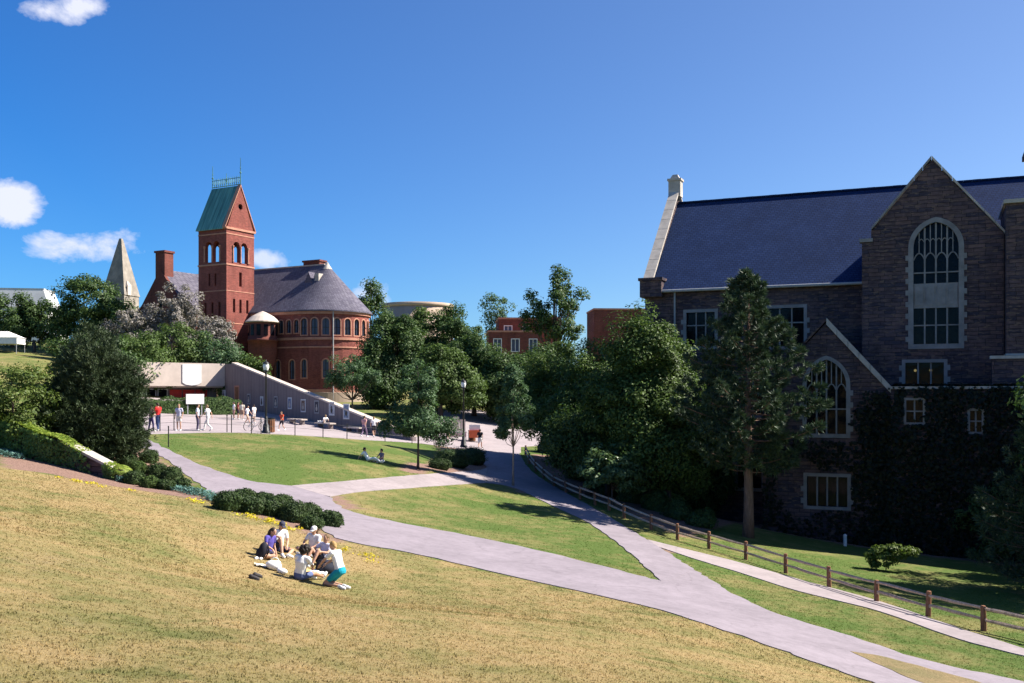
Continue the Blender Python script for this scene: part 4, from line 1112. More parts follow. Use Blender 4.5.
# main front wall, with windows either side of the pine and in the lower storeys
wins = [(3.0, 5.0, 13.4, 15.8, 3), (8.6, 11.0, 13.3, 15.9, 3), (1.2, 2.6, 8.6, 11.0, 2), (3.4, 5.6, 8.6, 11.0, 3), (6.8, 8.4, 8.6, 11.0, 2), (3.2, 5.4, 3.6, 6.0, 3), (6.6, 8.2, 3.6, 6.0, 2)]
mb = MB(); front.wall(mb, rect(0, 14.95, -1, EA), [rect(a, b, c, d) for a, b, c, d, n in wins])
front.wall(mb, rect(22.9, X1, -1, EA), [])
mb.build('wall', M['stone'], hall)
for a, b, c, d, n in wins: window(front, rect(a, b, c, d), 0.22, hall, ST, n, (c + (d - c) * 0.62,), toothed=(d < 16.5), deep=0.3)
# gable end walls and back
left = Frame((0, 2 * HW, 0), (0, -1, 0), (-1, 0, 0))
mb = MB(); left.wall(mb, [(0, -1), (2 * HW - 0.46, -1), (2 * HW - 0.46, EA + 0.4), (HW, RD + 0.75), (0, EA + 0.4)], [pointed(HW, 3.0, 13, 17, 19)])
mb.build('gable_wall', M['stone'], hall)
window(left, pointed(HW, 3.0, 13, 17, 19), 0.25, hall, ST, 4, (15.0,))
back = Frame((X1, 2 * HW, 0), (-1, 0, 0), (0, 1, 0))
mb = MB(); back.wall(mb, rect(0, X1 - 0.46, -1, EA), []); mb.build('wall', M['stone'], hall)
right = Frame((X1, 0.46, 0), (0, 1, 0), (1, 0, 0))
mb = MB(); right.wall(mb, [(0, -1), (2 * HW - 0.93, -1), (2 * HW - 0.93, EA), (HW - 0.46, RD), (0, EA)], []); mb.build('gable_wall', M['stone'], hall)
mb = MB(); gable_roof(mb, 0.47, X1 - 0.1, -0.35, 2 * HW + 0.35, EA - 0.05, RD + 0.1, 0.2)
roof = mb.build('roof', M['slate'], hall)
mb = MB(); 
for i in range(70): mb.box((0.8 + i * 0.585, HW, RD + 0.14), (0.575, 0.34, 0.10 + 0.015 * (i % 3 == 0)))
mb.build('ridge_tiles', M['slate'], roof)
mb = MB(); mb.tube([(0.3, -0.45, EA - 0.16), (14.9, -0.45, EA - 0.16)], 0.10, 8); mb.build('gutter', M['lead'], hall)
mb = MB(); mb.tube([(2.2, -0.16, EA - 0.2), (2.2, -0.16, 0.5)], 0.07, 8); mb.build('downpipe', M['lead'], hall)
# coping of the left gable with a kneeler at its foot and a small chimney-like finial on top
for ya, yb in ((-0.3, HW - 0.35), (2 * HW + 0.3, HW + 0.35)):
    mb = MB(); za, zb = EA + 0.40, RD + 0.78
    for i in range(9):
        t0, t1 = i / 9 + 0.002, (i + 1) / 9 - 0.002
        p, q = Vector((0, ya + (yb - ya) * t0, za + (zb - za) * t0)), Vector((0, ya + (yb - ya) * t1, za + (zb - za) * t1))
        vs_ = []
        for dz in (0.0, 0.24):
            for (pp, xx) in ((p, -0.12), (q, -0.12), (q, 0.62), (p, 0.62)): vs_.append(Vector((xx, pp.y, pp.z + dz)))
        mb.add(vs_, [(0, 1, 5, 4), (1, 2, 6, 5), (2, 3, 7, 6), (3, 0, 4, 7), (4, 5, 6, 7), (3, 2, 1, 0)])
    mb.build('coping', M['trim'], hall)
mb = MB(); mb.bx(-0.22, 1.35, -0.62, 0.9, EA - 0.55, EA + 0.62); mb.bx(-0.32, 1.45, -0.72, 1.0, EA + 0.622, EA + 0.82)
mb.bx(-0.35, 0.9, -0.9, 0.3, -1, EA - 1.8)
mb.build('kneeler', M['stone'], hall)
mb = MB(); mb.bx(-0.2, 0.75, HW - 0.42, HW + 0.42, RD + 0.6, RD + 1.85); mb.bx(-0.28, 0.83, HW - 0.5, HW + 0.5, RD + 1.852, RD + 2.02); mb.box((0.275, HW, RD + 2.2), (0.75, 0.7, 0.34), taper=0.5)
mb.build('finial', M['trim'], hall)
# gabled wing with the tall traceried window
WY = -3.0
wf = Frame((0, WY, 0), (1, 0, 0), (0, -1, 0))
WX0, WX1, WC = 14.9, 22.95, 18.95
wo_ = [(WX0, 5), (WX1, 5), (WX1, 19.7), (WC, 24.45), (WX0 + 0.55, 20.3), (WX0 + 0.55, 19.7), (WX0, 19.6)]
big_up = pointed(19.2, 2.55, 16.85, 19.1, 20.62); big_lo = rect(19.2 - 1.275, 19.2 + 1.275, 13.15, 15.35)
small = rect(17.45, 19.65, 10.65, 12.0)
ring_hole = pointed(19.2, 2.56, 13.14, 19.1, 20.63)
mb = MB(); wf.wall(mb, wo_, [ring_hole, small], 0.5)
mb.build('gable_wall', M['stone'], hall)
mb = MB()
for xa in (WX0, WX1):
    s_ = 1 if xa == WX0 else -1
    ff = Frame((xa, WY + 0.502, 0), (0, 1, 0), (-s_, 0, 0)); ff.wall(mb, rect(0, 8.0, 5, 19.5), [], 0.45)
mb.build('wall', M['stone'], hall)
def trac_up(mm, fr, n):
    y = 18.05
    for k in range(4):                                   # ogee heads of the four lights and the small lights above
        xa = 17.925 + 0.6375 * k; xc = xa + 0.319
        prev = None
        for i in range(7):
            t = i / 6; x = xa + 0.6375 * t; q = (x, 18.35 + 0.42 * math.sin(math.pi * t) ** 0.8)
            if prev: fr.bar(mm, prev, q, 0.07, 0.10, n)
            prev = q
        top = arch_y(big_up, xc)
        if top > 18.8: fr.bar(mm, (xc, 18.76), (xc, top), 0.06, 0.10, n)
    for yy in (19.45,):
        for k in range(6):
            xa = 18.2 + 0.333 * k; prev = None
            for i in range(5):
                t = i / 4; q = (xa + 0.333 * t, yy + 0.2 * math.sin(math.pi * t))
                if prev: fr.bar(mm, prev, q, 0.05, 0.08, n - 0.004)
                prev = q
w_ = window(wf, ring_hole, 0.30, hall, ST, 1, (), 0.06, 0.34, sill=True, toothed=True)
for ch in list(w_.children): bpy.data.objects.remove(ch)
mm = MB()
for i in range(1, 4):
    x = 17.925 + 0.6375 * i; wf.bar(mm, (x, 16.9), (x, arch_y(big_up, x)), 0.10, 0.14, -0.10); wf.bar(mm, (x, 13.15), (x, 15.35), 0.10, 0.14, -0.10)
for y in (17.55,): wf.bar(mm, (17.92, y), (20.48, y), 0.08, 0.10, -0.108)
wf.bar(mm, (17.92, 14.3), (20.48, 14.3), 0.08, 0.10, -0.108)
trac_up(mm, wf, -0.104)
mm.build('mullions', M['halltrim'], w_)
mb = MB(); wf.wall(mb, rect(17.93, 20.47, 15.36, 16.88), [], 0.2, -0.05)
for i in range(4):
    x = 17.925 + 0.6375 * (i + 0.5); wf.wall(mb, rect(x - 0.24, x + 0.24, 15.55, 16.7), [], 0.05, -0.01)
mb.build('carved_panel', M['halltrim'], w_)
pm = MB(); wf.wall(pm, [(19.2 + (p[0] - 19.2) * 1.05, p[1]) for p in ring_hole], [], 0.02, -0.30); pm.build('pane', M['glass'], w_)
window(wf, small, 0.20, hall, ST, 3, (), 0.05, 0.3, toothed=True)
mb = MB()
for x in (18.0, 18.9): mb.ball((x, WY + 1.4, 11.55), 0.085, 10, 8)
mb.build('ceiling_lamps', mat_emit('lamp_glow', (1.0, 0.62, 0.2), 6.0), hall)
for s_, xe in ((-1, WX0 + 0.55), (1, WX1 + 0.12)):
    mb = MB()
    ze = 20.35 if s_ < 0 else 19.62
    n_ = 7
    for i in range(n_):
        t0, t1 = i / n_ + .003, (i + 1) / n_ - .003
        p = Vector((xe + (WC - xe) * t0, 0, ze + (24.55 - ze) * t0)); q = Vector((xe + (WC - xe) * t1, 0, ze + (24.55 - ze) * t1))
        vs_ = []
        for dz in (0.0, 0.17):
            for (pp, yy_) in ((p, WY - 0.14), (q, WY - 0.14), (q, WY + 0.55), (p, WY + 0.55)): vs_.append(Vector((pp.x, yy_, pp.z + dz)))
        mb.add(vs_, [(0, 1, 5, 4), (1, 2, 6, 5), (2, 3, 7, 6), (3, 0, 4, 7), (4, 5, 6, 7), (3, 2, 1, 0)])
    if s_ < 0:
        ms = MB(); ms.bx(WX0 - 0.15, WX0 + 0.65, WY - 0.12, WY + 0.6, 19.63, 19.85); ms.build('shoulder_stone', M['halltrim'], hall)
    mb.build('coping', M['halltrim'] if s_ < 0 else M['trim'], hall, fix=True)
mb = MB(); gable_roof(mb, WX0 + 0.1, WX1 - 0.1, WY + 0.52, HW, 19.3, 24.2, 0.2, 'y'); mb.build('roof', M['slate'], hall)
# right pier (stair turret) and chimney at the frame's edge
mb = MB(); mb.bx(23.0, 27.6, -4.6, 1.2, -1, 12.9); mb.bx(22.2, 28.2, -5.3, -4.602, -1, 12.1); mb.bx(23.0, 27.6, -4.55, 1.1, 12.9, 21.2)
mb.build('stair_turret', M['stone'], hall)
mb = MB(); mb.bx(22.85, 27.75, -4.75, 1.3, 21.203, 21.42); mb.bx(22.1, 28.3, -5.42, -4.56, 12.103, 12.28); mb.bx(22.95, 27.65, -4.66, 1.2, 12.32, 12.42)
for zz in (14.0, 16.6, 18.9): mb.bx(24.4, 25.0, -4.62, -4.5, zz, zz + 1.0)
mb.build('turret_trim', M['trim'], hall)
mb = MB(); mb.bx(24.25, 26.6, -2.6, -0.6, 21.43, 24.4); mb.bx(24.1, 26.75, -2.75, -0.45, 24.403, 24.7)
for x in (24.8, 25.4, 26.05): mb.lathe((x, -1.6, 24.7), [(0.26, 0), (0.22, 1.0), (0.27, 1.02), (0.27, 1.2), (0.0, 1.2)], 10)
mb.build('chimney', M['stone'], hall)
# low gabled porch with the pointed window, and the terrace beside it
PY = -6.5
pf = Frame((0, PY, 0), (1, 0, 0), (0, -1, 0))
pw = pointed(13.08, 2.3, 7.65, 10.6, 12.15); pl = rect(11.95, 14.3, 3.25, 5.05)
mb = MB(); pf.wall(mb, [(9.3, -1), (16.75, -1), (16.75, 10.2), (13.08, 14.4), (9.3, 10.2)], [pw, pl], 0.5); mb.build('porch_wall', M['stone'], hall)
mb = MB()
for xa, nn in ((9.3, -1), (16.75, 1)):
    ff = Frame((xa, PY + 0.502, 0), (0, 1, 0), (nn, 0, 0)); ff.wall(mb, rect(0, 5.9, -1, 10.1), [], 0.45)
mb.build('porch_wall', M['stone'], hall)
def trac_p(mm, fr, n):
    for k in range(4):
        xa = 11.93 + 0.575 * k; prev = None
        for i in range(7):
            t = i / 6; q = (xa + 0.575 * t, 10.25 + 0.42 * math.sin(math.pi * t) ** 0.8)
            if prev: fr.bar(mm, prev, q, 0.07, 0.1, n)
            prev = q
        xc = xa + 0.2875; top = arch_y(pw, xc)
        if top > 10.75: fr.bar(mm, (xc, 10.66), (xc, top), 0.06, 0.1, n)
window(pf, pw, 0.24, hall, ST, 4, (9.15,), 0.05, 0.32, tracery=trac_p, toothed=True)
window(pf, pl, 0.20, hall, ST, 4, (), 0.05, 0.3, toothed=True)
for s_, xe in ((-1, 9.2), (1, 16.85)):
    mb = MB()
    for i in range(6):
        t0, t1 = i / 6 + .003, (i + 1) / 6 - .003
        p = Vector((xe + (13.08 - xe) * t0, 0, 10.22 + (14.5 - 10.22) * t0)); q = Vector((xe + (13.08 - xe) * t1, 0, 10.22 + (14.5 - 10.22) * t1))
        vs_ = []
        for dz in ((-0.22 if s_ > 0 else 0.0), 0.18):
            for (pp, yy_) in ((p, PY - 0.12), (q, PY - 0.12), (q, PY + 0.6), (p, PY + 0.6)): vs_.append(Vector((pp.x, yy_, pp.z + dz)))
        mb.add(vs_, [(0, 1, 5, 4), (1, 2, 6, 5), (2, 3, 7, 6), (3, 0, 4, 7), (4, 5, 6, 7), (3, 2, 1, 0)])
    mb.build('porch_coping', M['trim'] if s_ > 0 else M['stone'], hall, fix=True)
mb = MB(); gable_roof(mb, 9.35, 16.7, PY + 0.51, -0.02, 9.95, 14.0, 0.2, 'y'); mb.build('porch_roof', M['slate'], hall)
tf = Frame((0, PY - 0.3, 0), (1, 0, 0), (0, -1, 0))
tw = [(17.6, 18.5, 8.4, 9.7), (21.0, 21.6, 7.9, 9.1), (24.4, 25.4, 7.9, 9.1)]
mb = MB(); tf.wall(mb, rect(16.76, X1, -1, 10.35), [rect(*t) for t in tw], 0.5); mb.bx(16.76, X1, PY + 0.21, -3.01, 9.9, 10.1); mb.build('terrace_wall', M['stone'], hall)
mb = MB(); mb.bx(16.7, X1, PY - 0.42, PY + 0.3, 10.353, 10.5); mb.build('terrace_coping', M['trim'], hall)
for t in tw: window(tf, rect(*t), 0.14, hall, ST, 2, ((t[2] + t[3]) / 2,), 0.05, 0.3)
# ivy on the terrace wall and the porch corner
rg = np.random.default_rng(400)
P, N = [], []
def wall_ivy(fr, u0, u1, v0, v1, n, dens):
    for k in range(n):
        u, v = rg.uniform(u0, u1), rg.uniform(v0, v1)
        if rg.random() > dens(u, v): continue
        P.append(fr.p(u, v, 0.08 + 0.22 * rg.random() + 0.12 * math.sin(u * 1.7) * math.sin(v * 1.3))); N.append(fr.N + Vector(rg.normal(0, .45, 3)) + Vector((0, 0, .25)))
def notw(u, v): return not any(t[0] - .15 < u < t[1] + .15 and t[2] - .15 < v < t[3] + .15 for t in tw)
wall_ivy(tf, 16.6, 38, -0.5, 10.45, 26000, lambda u, v: (1.0 if notw(u, v) else 0.05) * (0.2 if v > 9.6 and u < 19 and math.sin(u * 5) > 0 else 1))
wall_ivy(pf, 14.4, 16.8, 0, 10.2, 3600, lambda u, v: min(1, max(0, (u - 14.7) * 0.9 + 0.35 * math.sin(v * 1.7))) * (v < 10.2 - max(0, u - 16.4) * 1.2))
wall_ivy(pf, 9.3, 16.7, -0.5, 7.2, 4200, lambda u, v: 0.65 if not (11.7 < u < 14.6 and 3.0 < v < 5.4) and math.sin(u * 1.3 + 2) + math.sin(v * 1.1) > -0.5 else 0.0)
for k in range(1700):
    u = rg.uniform(16.8, 38); P.append(tf.p(u, 10.5 + 0.12 * rg.random(), rg.uniform(-0.7, 0.15))); N.append(Vector((rg.normal(0, .4), rg.normal(0, .4), 1)))
V, Fc = leaves_arrays(np.array([tuple(p) for p in P]), norm(np.array([tuple(p) for p in N])), 0.11, 0.8, rg)
iv = empty('ivy', (9.54, 71.7, -10.0), HR, 'ivy darkened in colour for shade, covering the shaded terrace wall of the stone hall', 'ivy')
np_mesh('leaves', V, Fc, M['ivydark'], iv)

# ---------- the red brick chapel with its tower. local x along its front, y into it
CR = R(-29)
CO = Vector((-39.4, 138.0, 0.0))
chapel = empty('brick_chapel', CO, CR, 'red brick romanesque hall with a square bell tower, slate roof and round apse', 'building')
BK = {'ring': M['sandstone'], 'bar': M['black']}
S = 5.35
tower = MB()
fA = Frame((-S, 0, 0), (1, 0, 0), (0, -1, 0)); fB = Frame((0, 0, 0), (0, 1, 0), (1, 0, 0)); fC = Frame((0, S, 0), (-1, 0, 0), (0, 1, 0)); fD = Frame((-S, S, 0), (0, -1, 0), (-1, 0, 0))
bell = [rounded(S / 2 - 0.74, 1.2, 18.5, 20.8), rounded(S / 2 + 0.74, 1.2, 18.5, 20.8)]
slotsA = [rect(S / 2 - 0.75 + .0, S / 2 - 0.4, 15.2, 16.9), rect(S / 2 + 0.4, S / 2 + 0.75, 15.2, 16.9)] + [rect(S * k - 0.2, S * k + 0.2, 11.0, 12.9) for k in (0.25, 0.5, 0.75)]
slotsB = [rect(S / 2 - 0.25, S / 2 + 0.25, 15.2, 17.2)] + [rect(S * k - 0.22, S * k + 0.22, 11.5, 13.4) for k in (0.27, 0.5, 0.75)] + [rounded(S * 0.3, 0.6, 7.3, 8.5), rect(S * 0.68, S * 0.78, 4.5, 6.3)]
pk = 29.3
t = 0.5
fA.wall(tower, rect(0, S, -1.5, 22.95), bell + slotsA, t)
eye = [(S / 2 + 0.42 * math.cos(a * math.pi / 8), 26.4 + 0.42 * math.sin(a * math.pi / 8)) for a in range(16)]
fB.wall(tower, [(t + .002, -1.5), (S - t - .002, -1.5), (S - t - .002, 22.95), (S, 22.95), (S / 2, pk), (0, 22.95), (t + .002, 22.95)], bell + slotsB + [eye], t)
fC.wall(tower, rect(0, S, -1.5, 22.948), bell, t)
fD.wall(tower, [(t + .002, -1.5), (S - t - .002, -1.5), (S - t - .002, 22.95), (S, 22.95), (S / 2, pk), (0, 22.95), (t + .002, 22.95)], bell, t)
tower.bx(-S + 0.505, -0.505, 0.505, S - 0.505, 17.9, 18.2)
tw_o = tower.build('tower', M['brick'], chapel)
for z, hh, pr in ((18.0, 0.22, 0.09), (22.3, 0.16, 0.05), (14.4, 0.12, 0.05), (22.98, 0.3, 0.16), (9.9, 0.14, 0.05)):
    mb = MB(); mb.bx(-S - pr, pr, -pr, -0.002, z, z + hh); mb.bx(0.002, pr, 0.0, S + pr, z + .003, z + hh - .003)
    mb.bx(-S - pr, -S - 0.002, 0, S + pr, z + .003, z + hh - .003)
    mb.build('string_course', M['sandstone'], chapel)
# belfry shafts and blind backs of the slots
for fr in (fA, fB, fC, fD):
    mb = MB()
    for u in (S / 2 - 1.46, S / 2, S / 2 + 1.46):
        p = fr.p(u, 18.55, 0.05); mb.lathe(p, [(0.16, 0), (0.12, 0.12), (0.10, 1.85), (0.17, 2.1), (0.17, 2.25), (0, 2.25)], 10)
    mb.build('belfry_shaft', M['sandstone'], chapel)
mb = MB()
for fr, sl in ((fA, slotsA), (fB, slotsB)):
    for h_ in sl: fr.wall(mb, h_, [], 0.02, -0.34)
fB.wall(mb, eye, [], 0.02, -0.34)
mb.build('slot_pane', M['glass'], chapel)
mb = MB(); gable_roof(mb, -S - 0.18, -0.42, -0.35, S + 0.35, 23.1, pk + 0.12, 0.16); cr = mb.build('tower_roof', M['copper'], chapel)
for y0, y1 in ((-0.3, S / 2), (S + 0.3, S / 2)):
    mb = MB(); p, q = Vector((0, y0, 23.1)), Vector((0, y1, pk + 0.05))
    vs_ = []
    for dz in (0.0, 0.22):
        for (pp, xx) in ((p, -0.5), (q, -0.5), (q, 0.1), (p, 0.1)): vs_.append(Vector((xx, pp.y, pp.z + dz)))
    mb.add(vs_, [(0, 1, 5, 4), (1, 2, 6, 5), (2, 3, 7, 6), (3, 0, 4, 7), (4, 5, 6, 7), (3, 2, 1, 0)])
    mb.build('tower_coping', M['sandstone'], chapel, fix=True)
mb = MB(); zc = pk + 0.2; yc = S / 2
mb.tube([(-S - .1, yc, zc + 0.1), (0, yc, zc + 0.1)], 0.06, 6); mb.tube([(-S - .1, yc, zc + 1.05), (0, yc, zc + 1.05)], 0.05, 6)
for i in range(15):
    x = -S + i * S / 14; mb.tube([(x, yc, zc), (x, yc, zc + 1.3)], 0.035, 5)
    if i < 14: mb.tube([(x, yc, zc + 0.15), (x + S / 28, yc, zc + 0.95), (x + S / 14, yc, zc + 0.15)], 0.025, 5)
mb.build('cresting', M['copper'], chapel)
for x, hh in ((-S, 3.2), (0, 3.8), (-S / 2, 1.9)):
    mb = MB(); mb.tube([(x, yc, zc), (x, yc, zc + hh)], [0.075, 0.03], 6); mb.ball((x, yc, zc + hh * 0.45), 0.14, 8, 6); mb.ball((x, yc, zc + hh * 0.62), 0.09, 8, 6)
    mb.build('finial', M['copper'], chapel)
# nave, apse
NR = 5.95; AX, AY = 8.9, 10.7; NE, NZ = 11.7, 18.7
y0, y1 = AY - NR, AY + NR
nf = Frame((0, y0, 0), (1, 0, 0), (0, -1, 0))
mb = MB()
nw = [rounded(x, 0.8, 8.6, 10.0) for x in (4.2, 5.6, 7.0, 8.4)] + [rounded(x, 0.9, 2.2, 4.4) for x in (5.0, 7.6)]
nf.wall(mb, rect(-24, AX, -1.5, NE - 0.02), nw, 0.5)
bf = Frame((AX, y1, 0), (-1, 0, 0), (0, 1, 0)); bf.wall(mb, rect(0, AX + 24, -1.5, NE - 0.02), [], 0.5)
lf = Frame((-24, y1 - .51, 0), (0, -1, 0), (-1, 0, 0)); lf.wall(mb, [(0, -1.5), (2 * NR - 1.02, -1.5), (2 * NR - 1.02, NE), (NR - .51, NZ), (0, NE)], [], 0.5)
mb.build('wall', M['brick'], chapel)
for h_ in nw: window(nf, h_, 0.16, chapel, BK, 2, (h_[0][1] + 1.0,), 0.05, 0.28, bar=0.06, panes='glasspale')
# apse wall: facets with arched openings
NF = 12
mb = MB(); aw = []
for i in range(NF):
    a0, a1 = -math.pi / 2 + math.pi * i / NF, -math.pi / 2 + math.pi * (i + 1) / NF
    p = Vector((AX + NR * math.cos(a0), AY + NR * math.sin(a0), 0)); q = Vector((AX + NR * math.cos(a1), AY + NR * math.sin(a1), 0))
    am = (a0 + a1) / 2; L = (q - p).length
    fr = Frame(p, q - p, (math.cos(am), math.sin(am), 0))
    h1 = rounded(L / 2, 0.92, 8.3, 10.1); h2 = rounded(L / 2, 0.8, 2.4, 4.5) if i % 2 == 0 else None
    fr.wall(mb, rect(0, L, 0.6, NE - 0.02), [h1] + ([h2] if h2 else []), 0.4)
    aw.append((fr, h1)); 
    if h2: aw.append((fr, h2))
apse = mb.build('apse', M['brick'], chapel)
for fr, h_ in aw: window(fr, h_, 0.17, apse, BK, 2, (h_[0][1] + 1.0,), 0.05, 0.26, bar=0.06, panes='glasspale')
for z, hh, pr in ((7.6, 0.35, 0.14), (6.5, 0.2, 0.08), (NE - 0.55, 0.5, 0.2), (0.3, 0.5, 0.16)):
    mb = MB(); mb.lathe((AX, AY, z), [(NR - 0.25, 0), (NR + pr, 0), (NR + pr, hh), (NR - 0.25, hh)], 36, -math.pi / 2, math.pi / 2)
    mb.bx(0.1 if z > 1 else 0.1, AX, y0 - pr, y0 - 0.002, z, z + hh)
    mb.build('string_course', M['sandstone'], chapel)
mb = MB(); mb.lathe((AX, AY, -1.6), [(NR + 0.25, 0), (NR + 0.25, 1.95), (NR - 0.3, 2.1)], 36, -math.pi / 2, math.pi / 2); mb.build('plinth', M['tan'], chapel)
mb = MB(); mb.tube([(AX + NR * math.cos(-0.75) + .12, AY + NR * math.sin(-0.75) - .12, -1), (AX + NR * math.cos(-0.75) + .12, AY + NR * math.sin(-0.75) - .12, NE)], 0.09, 8); mb.build('downpipe', M['lead'], chapel)
mb = MB(); gable_roof(mb, -24.2, AX, y0 - 0.45, y1 + 0.45, NE, NZ, 0.2)
mb.lathe((AX, AY, NE), [(NR + 0.45, -0.2), (NR + 0.45, 0.0), (NR * 0.5, (NZ - NE) * 0.53), (0.02, NZ - NE)], 40, -math.pi / 2 - 0.02, math.pi / 2 + 0.02)
nroof = mb.build('roof', M['slate2'], chapel)
mb = MB(); mb.lathe((AX, AY, NZ - 0.5), [(0.75, -0.25), (0.28, 0.45), (0.12, 0.75), (0.0, 0.8)], 12); mb.bx(-24, AX - 0.4, AY - 0.14, AY + 0.14, NZ - 0.08, NZ + 0.1); mb.build('ridge_cap', M['trim'], nroof)
mb = MB(); mb.bx(4.4, 7.4, AY + 0.1, AY + 1.5, NZ - 1.5, NZ + 0.55); mb.bx(4.25, 7.55, AY - 0.05, AY + 1.65, NZ + 0.553, NZ + 0.8); mb.build('chimney', M['brickdark'], chapel)
# small roof dormer
mb = MB(); 
xd, yd, zd = 7.6, y0 + 4.0, NE + 4.75
mb.add([(xd - 0.9, yd - 0.6, zd - 0.9), (xd + 0.9, yd - 0.6, zd - 0.9), (xd, yd - 0.6, zd + 1.0), (xd - 0.9, yd + 2.3, zd - 0.9), (xd + 0.9, yd + 2.3, zd - 0.9), (xd, yd + 2.3, zd + 1.0)],
       [(0, 1, 2), (5, 4, 3), (0, 2, 5, 3), (1, 4, 5, 2), (0, 3, 4, 1)])
mb.build('dormer', M['slate2'], nroof)
mb = MB(); mb.bx(xd + 0.95, xd + 1.7, yd - 0.4, yd + 1.0, zd - 1.4, zd + 0.7); mb.build('dormer_lit_side', M['trim'], nroof)  # pale block added as the dormer's sunlit side
# cross gable on the left with a tall chimney
GX, GW, GY = -13.2, 4.4, 0.2
gf = Frame((GX - GW, GY, 0), (1, 0, 0), (0, -1, 0))
gw_ = [rounded(GW - 1.2, 1.2, 5.0, 9.0), rounded(GW + 1.2, 1.2, 5.0, 9.0), rounded(GW, 0.9, 11.5, 13.0)]
mb = MB(); gf.wall(mb, [(0, -1.5), (2 * GW, -1.5), (2 * GW, 12.4), (GW, 18.3), (0, 12.4)], gw_, 0.5)
mb.bx(GX - GW, GX - GW + 0.5, GY + 0.5, y0, -1.5, 12.2); mb.bx(GX + GW - 0.5, GX + GW, GY + 0.5, y0, -1.5, 12.2)
mb.build('cross_gable', M['brickdark'], chapel)
for h_ in gw_: window(gf, h_, 0.15, chapel, BK, 2, (h_[0][1] + 1.2,), 0.05, 0.28, bar=0.06)
mb = MB(); gable_roof(mb, GX - GW - 0.3, GX + GW + 0.3, GY + 0.52, AY, 12.2, 18.2, 0.2, 'y'); mb.build('roof', M['slate2'], chapel)
mb = MB(); mb.bx(GX - 1.1, GX + 0.8, GY + 0.1, GY + 1.7, 15.5, 20.6); mb.bx(GX - 1.25, GX + 0.95, GY - 0.05, GY + 1.85, 20.603, 20.9); mb.build('chimney', M['brickdark'], chapel)
# round corbelled turret with a pale conical cap
TX, TY = 4.3, 2.5
mb = MB(); mb.lathe((TX, TY, 0), [(1.15, 0.2), (1.3, 3.2), (1.75, 4.6), (1.95, 6.2), (1.95, 7.4), (2.05, 7.4), (2.05, 7.7), (1.95, 7.7), (1.95, 10.0)], 24); tur = mb.build('turret', M['brickdark'], chapel, True)
mb = MB()
for k in range(7):
    a = -2.6 + k * 0.5
    mb.box((TX + 1.95 * math.cos(a), TY + 1.95 * math.sin(a), 8.9), (0.1, 0.55, 1.5), rz=a)
mb.build('window', M['glass'], tur)
mb = MB(); mb.lathe((TX, TY, 0), [(2.0, 9.95), (2.35, 10.0), (2.35, 10.12), (1.5, 10.85), (0.6, 11.35), (0.0, 11.6)], 24); mb.build('turret_cap', M['concretelite'], chapel)

# ---------- pyramid stone spire, far left
sp = empty('stone_spire', W(121, 395, 190) + Vector((0, 0, 0)), R(-14), 'pointed pale stone spire behind the dark trees, left of the chapel', 'spire')
z0 = 18.8
M['spire'] = plain('grey_stone', (0.235, 0.205, 0.175), 0.9, 0.3, 0.8)
mb = MB(); mb.bx(-2.3, 2.3, -2.3, 2.3, 3, z0); mb.build('shaft', M['spire'], sp)
mb = MB(); mb.box((0, 0, z0 + 5.45), (4.9, 4.9, 10.9), taper=0.1); mb.build('pyramid', M['spire'], sp)
for dx, dy in ((-1.0, -2.0), (2.0, -1.0)):
    mb = MB(); mb.bx(dx - 0.55, dx + 0.55, dy - 0.55, dy + 0.55, z0, z0 + 1.7)
    mb.box((dx, dy, z0 + 2.2), (1.2, 1.2, 1.0), taper=0.15); d_o = mb.build('dormer', M['concretelite'], sp)
    mb = MB(); mb.bx(dx - 0.3, dx + 0.3, dy - 0.58, dy - 0.552, z0 + 0.4, z0 + 1.5); mb.build('opening', M['glass'], d_o)
# ---------- white mansard building, far left
wb = empty('white_building', W(24, 395, 225) + Vector((0, 0, 0)), R(8), 'pale grey roofed white building on the far left horizon', 'building')
mb = MB(); mb.bx(-9, 6, -3, 6, 6, 19.6); mb.bx(6.01, 8.2, -2, 5, 6, 17.6); mb.build('wall', M['white'], wb)
mb = MB(); mb.box((-1.5, 1.5, 21.6), (15.6, 9.6, 4.0), taper=0.82); mb.box((-1.5, 1.5, 23.7), (13.0, 8.0, 0.2)); mb.build('roof', plain('pale_zinc', (0.50, 0.50, 0.52), 0.5, 0.1, 0.5), wb)
for k in range(5):
    mb = MB(); mb.bx(-7.8 + k * 2.7, -6.6 + k * 2.7, -3.06, -3.002, 15.6, 17.8); mb.build('window', M['glass'], wb)
mb = MB(); mb.bx(-8.6, -8.0, 0, 1.2, 21, 24.6); mb.build('chimney', M['trim'], wb)
# white tent at the left edge
tb = gp(5, 352)
tent = empty('white_tent', (tb.x, tb.y, tz(tb.x, tb.y)), 0.1, 'small white canopy tent on the far left lawn', 'tent')
mb = MB(); mb.bx(-2.2, 2.2, -1.6, 1.6, 1.1, 2.0); mb.build('side_cloth', M['white'], tent)
mb = MB(); mb.box((0, 0, 2.45), (4.6, 3.4, 0.9), taper=0.2); mb.build('canopy', M['white'], tent)
for x in (-2.1, 2.1):
    for y in (-1.5, 1.5):
        mb = MB(); mb.tube([(x, y, -0.3), (x, y, 1.1)], 0.05, 6); mb.build('pole', M['lead'], tent)
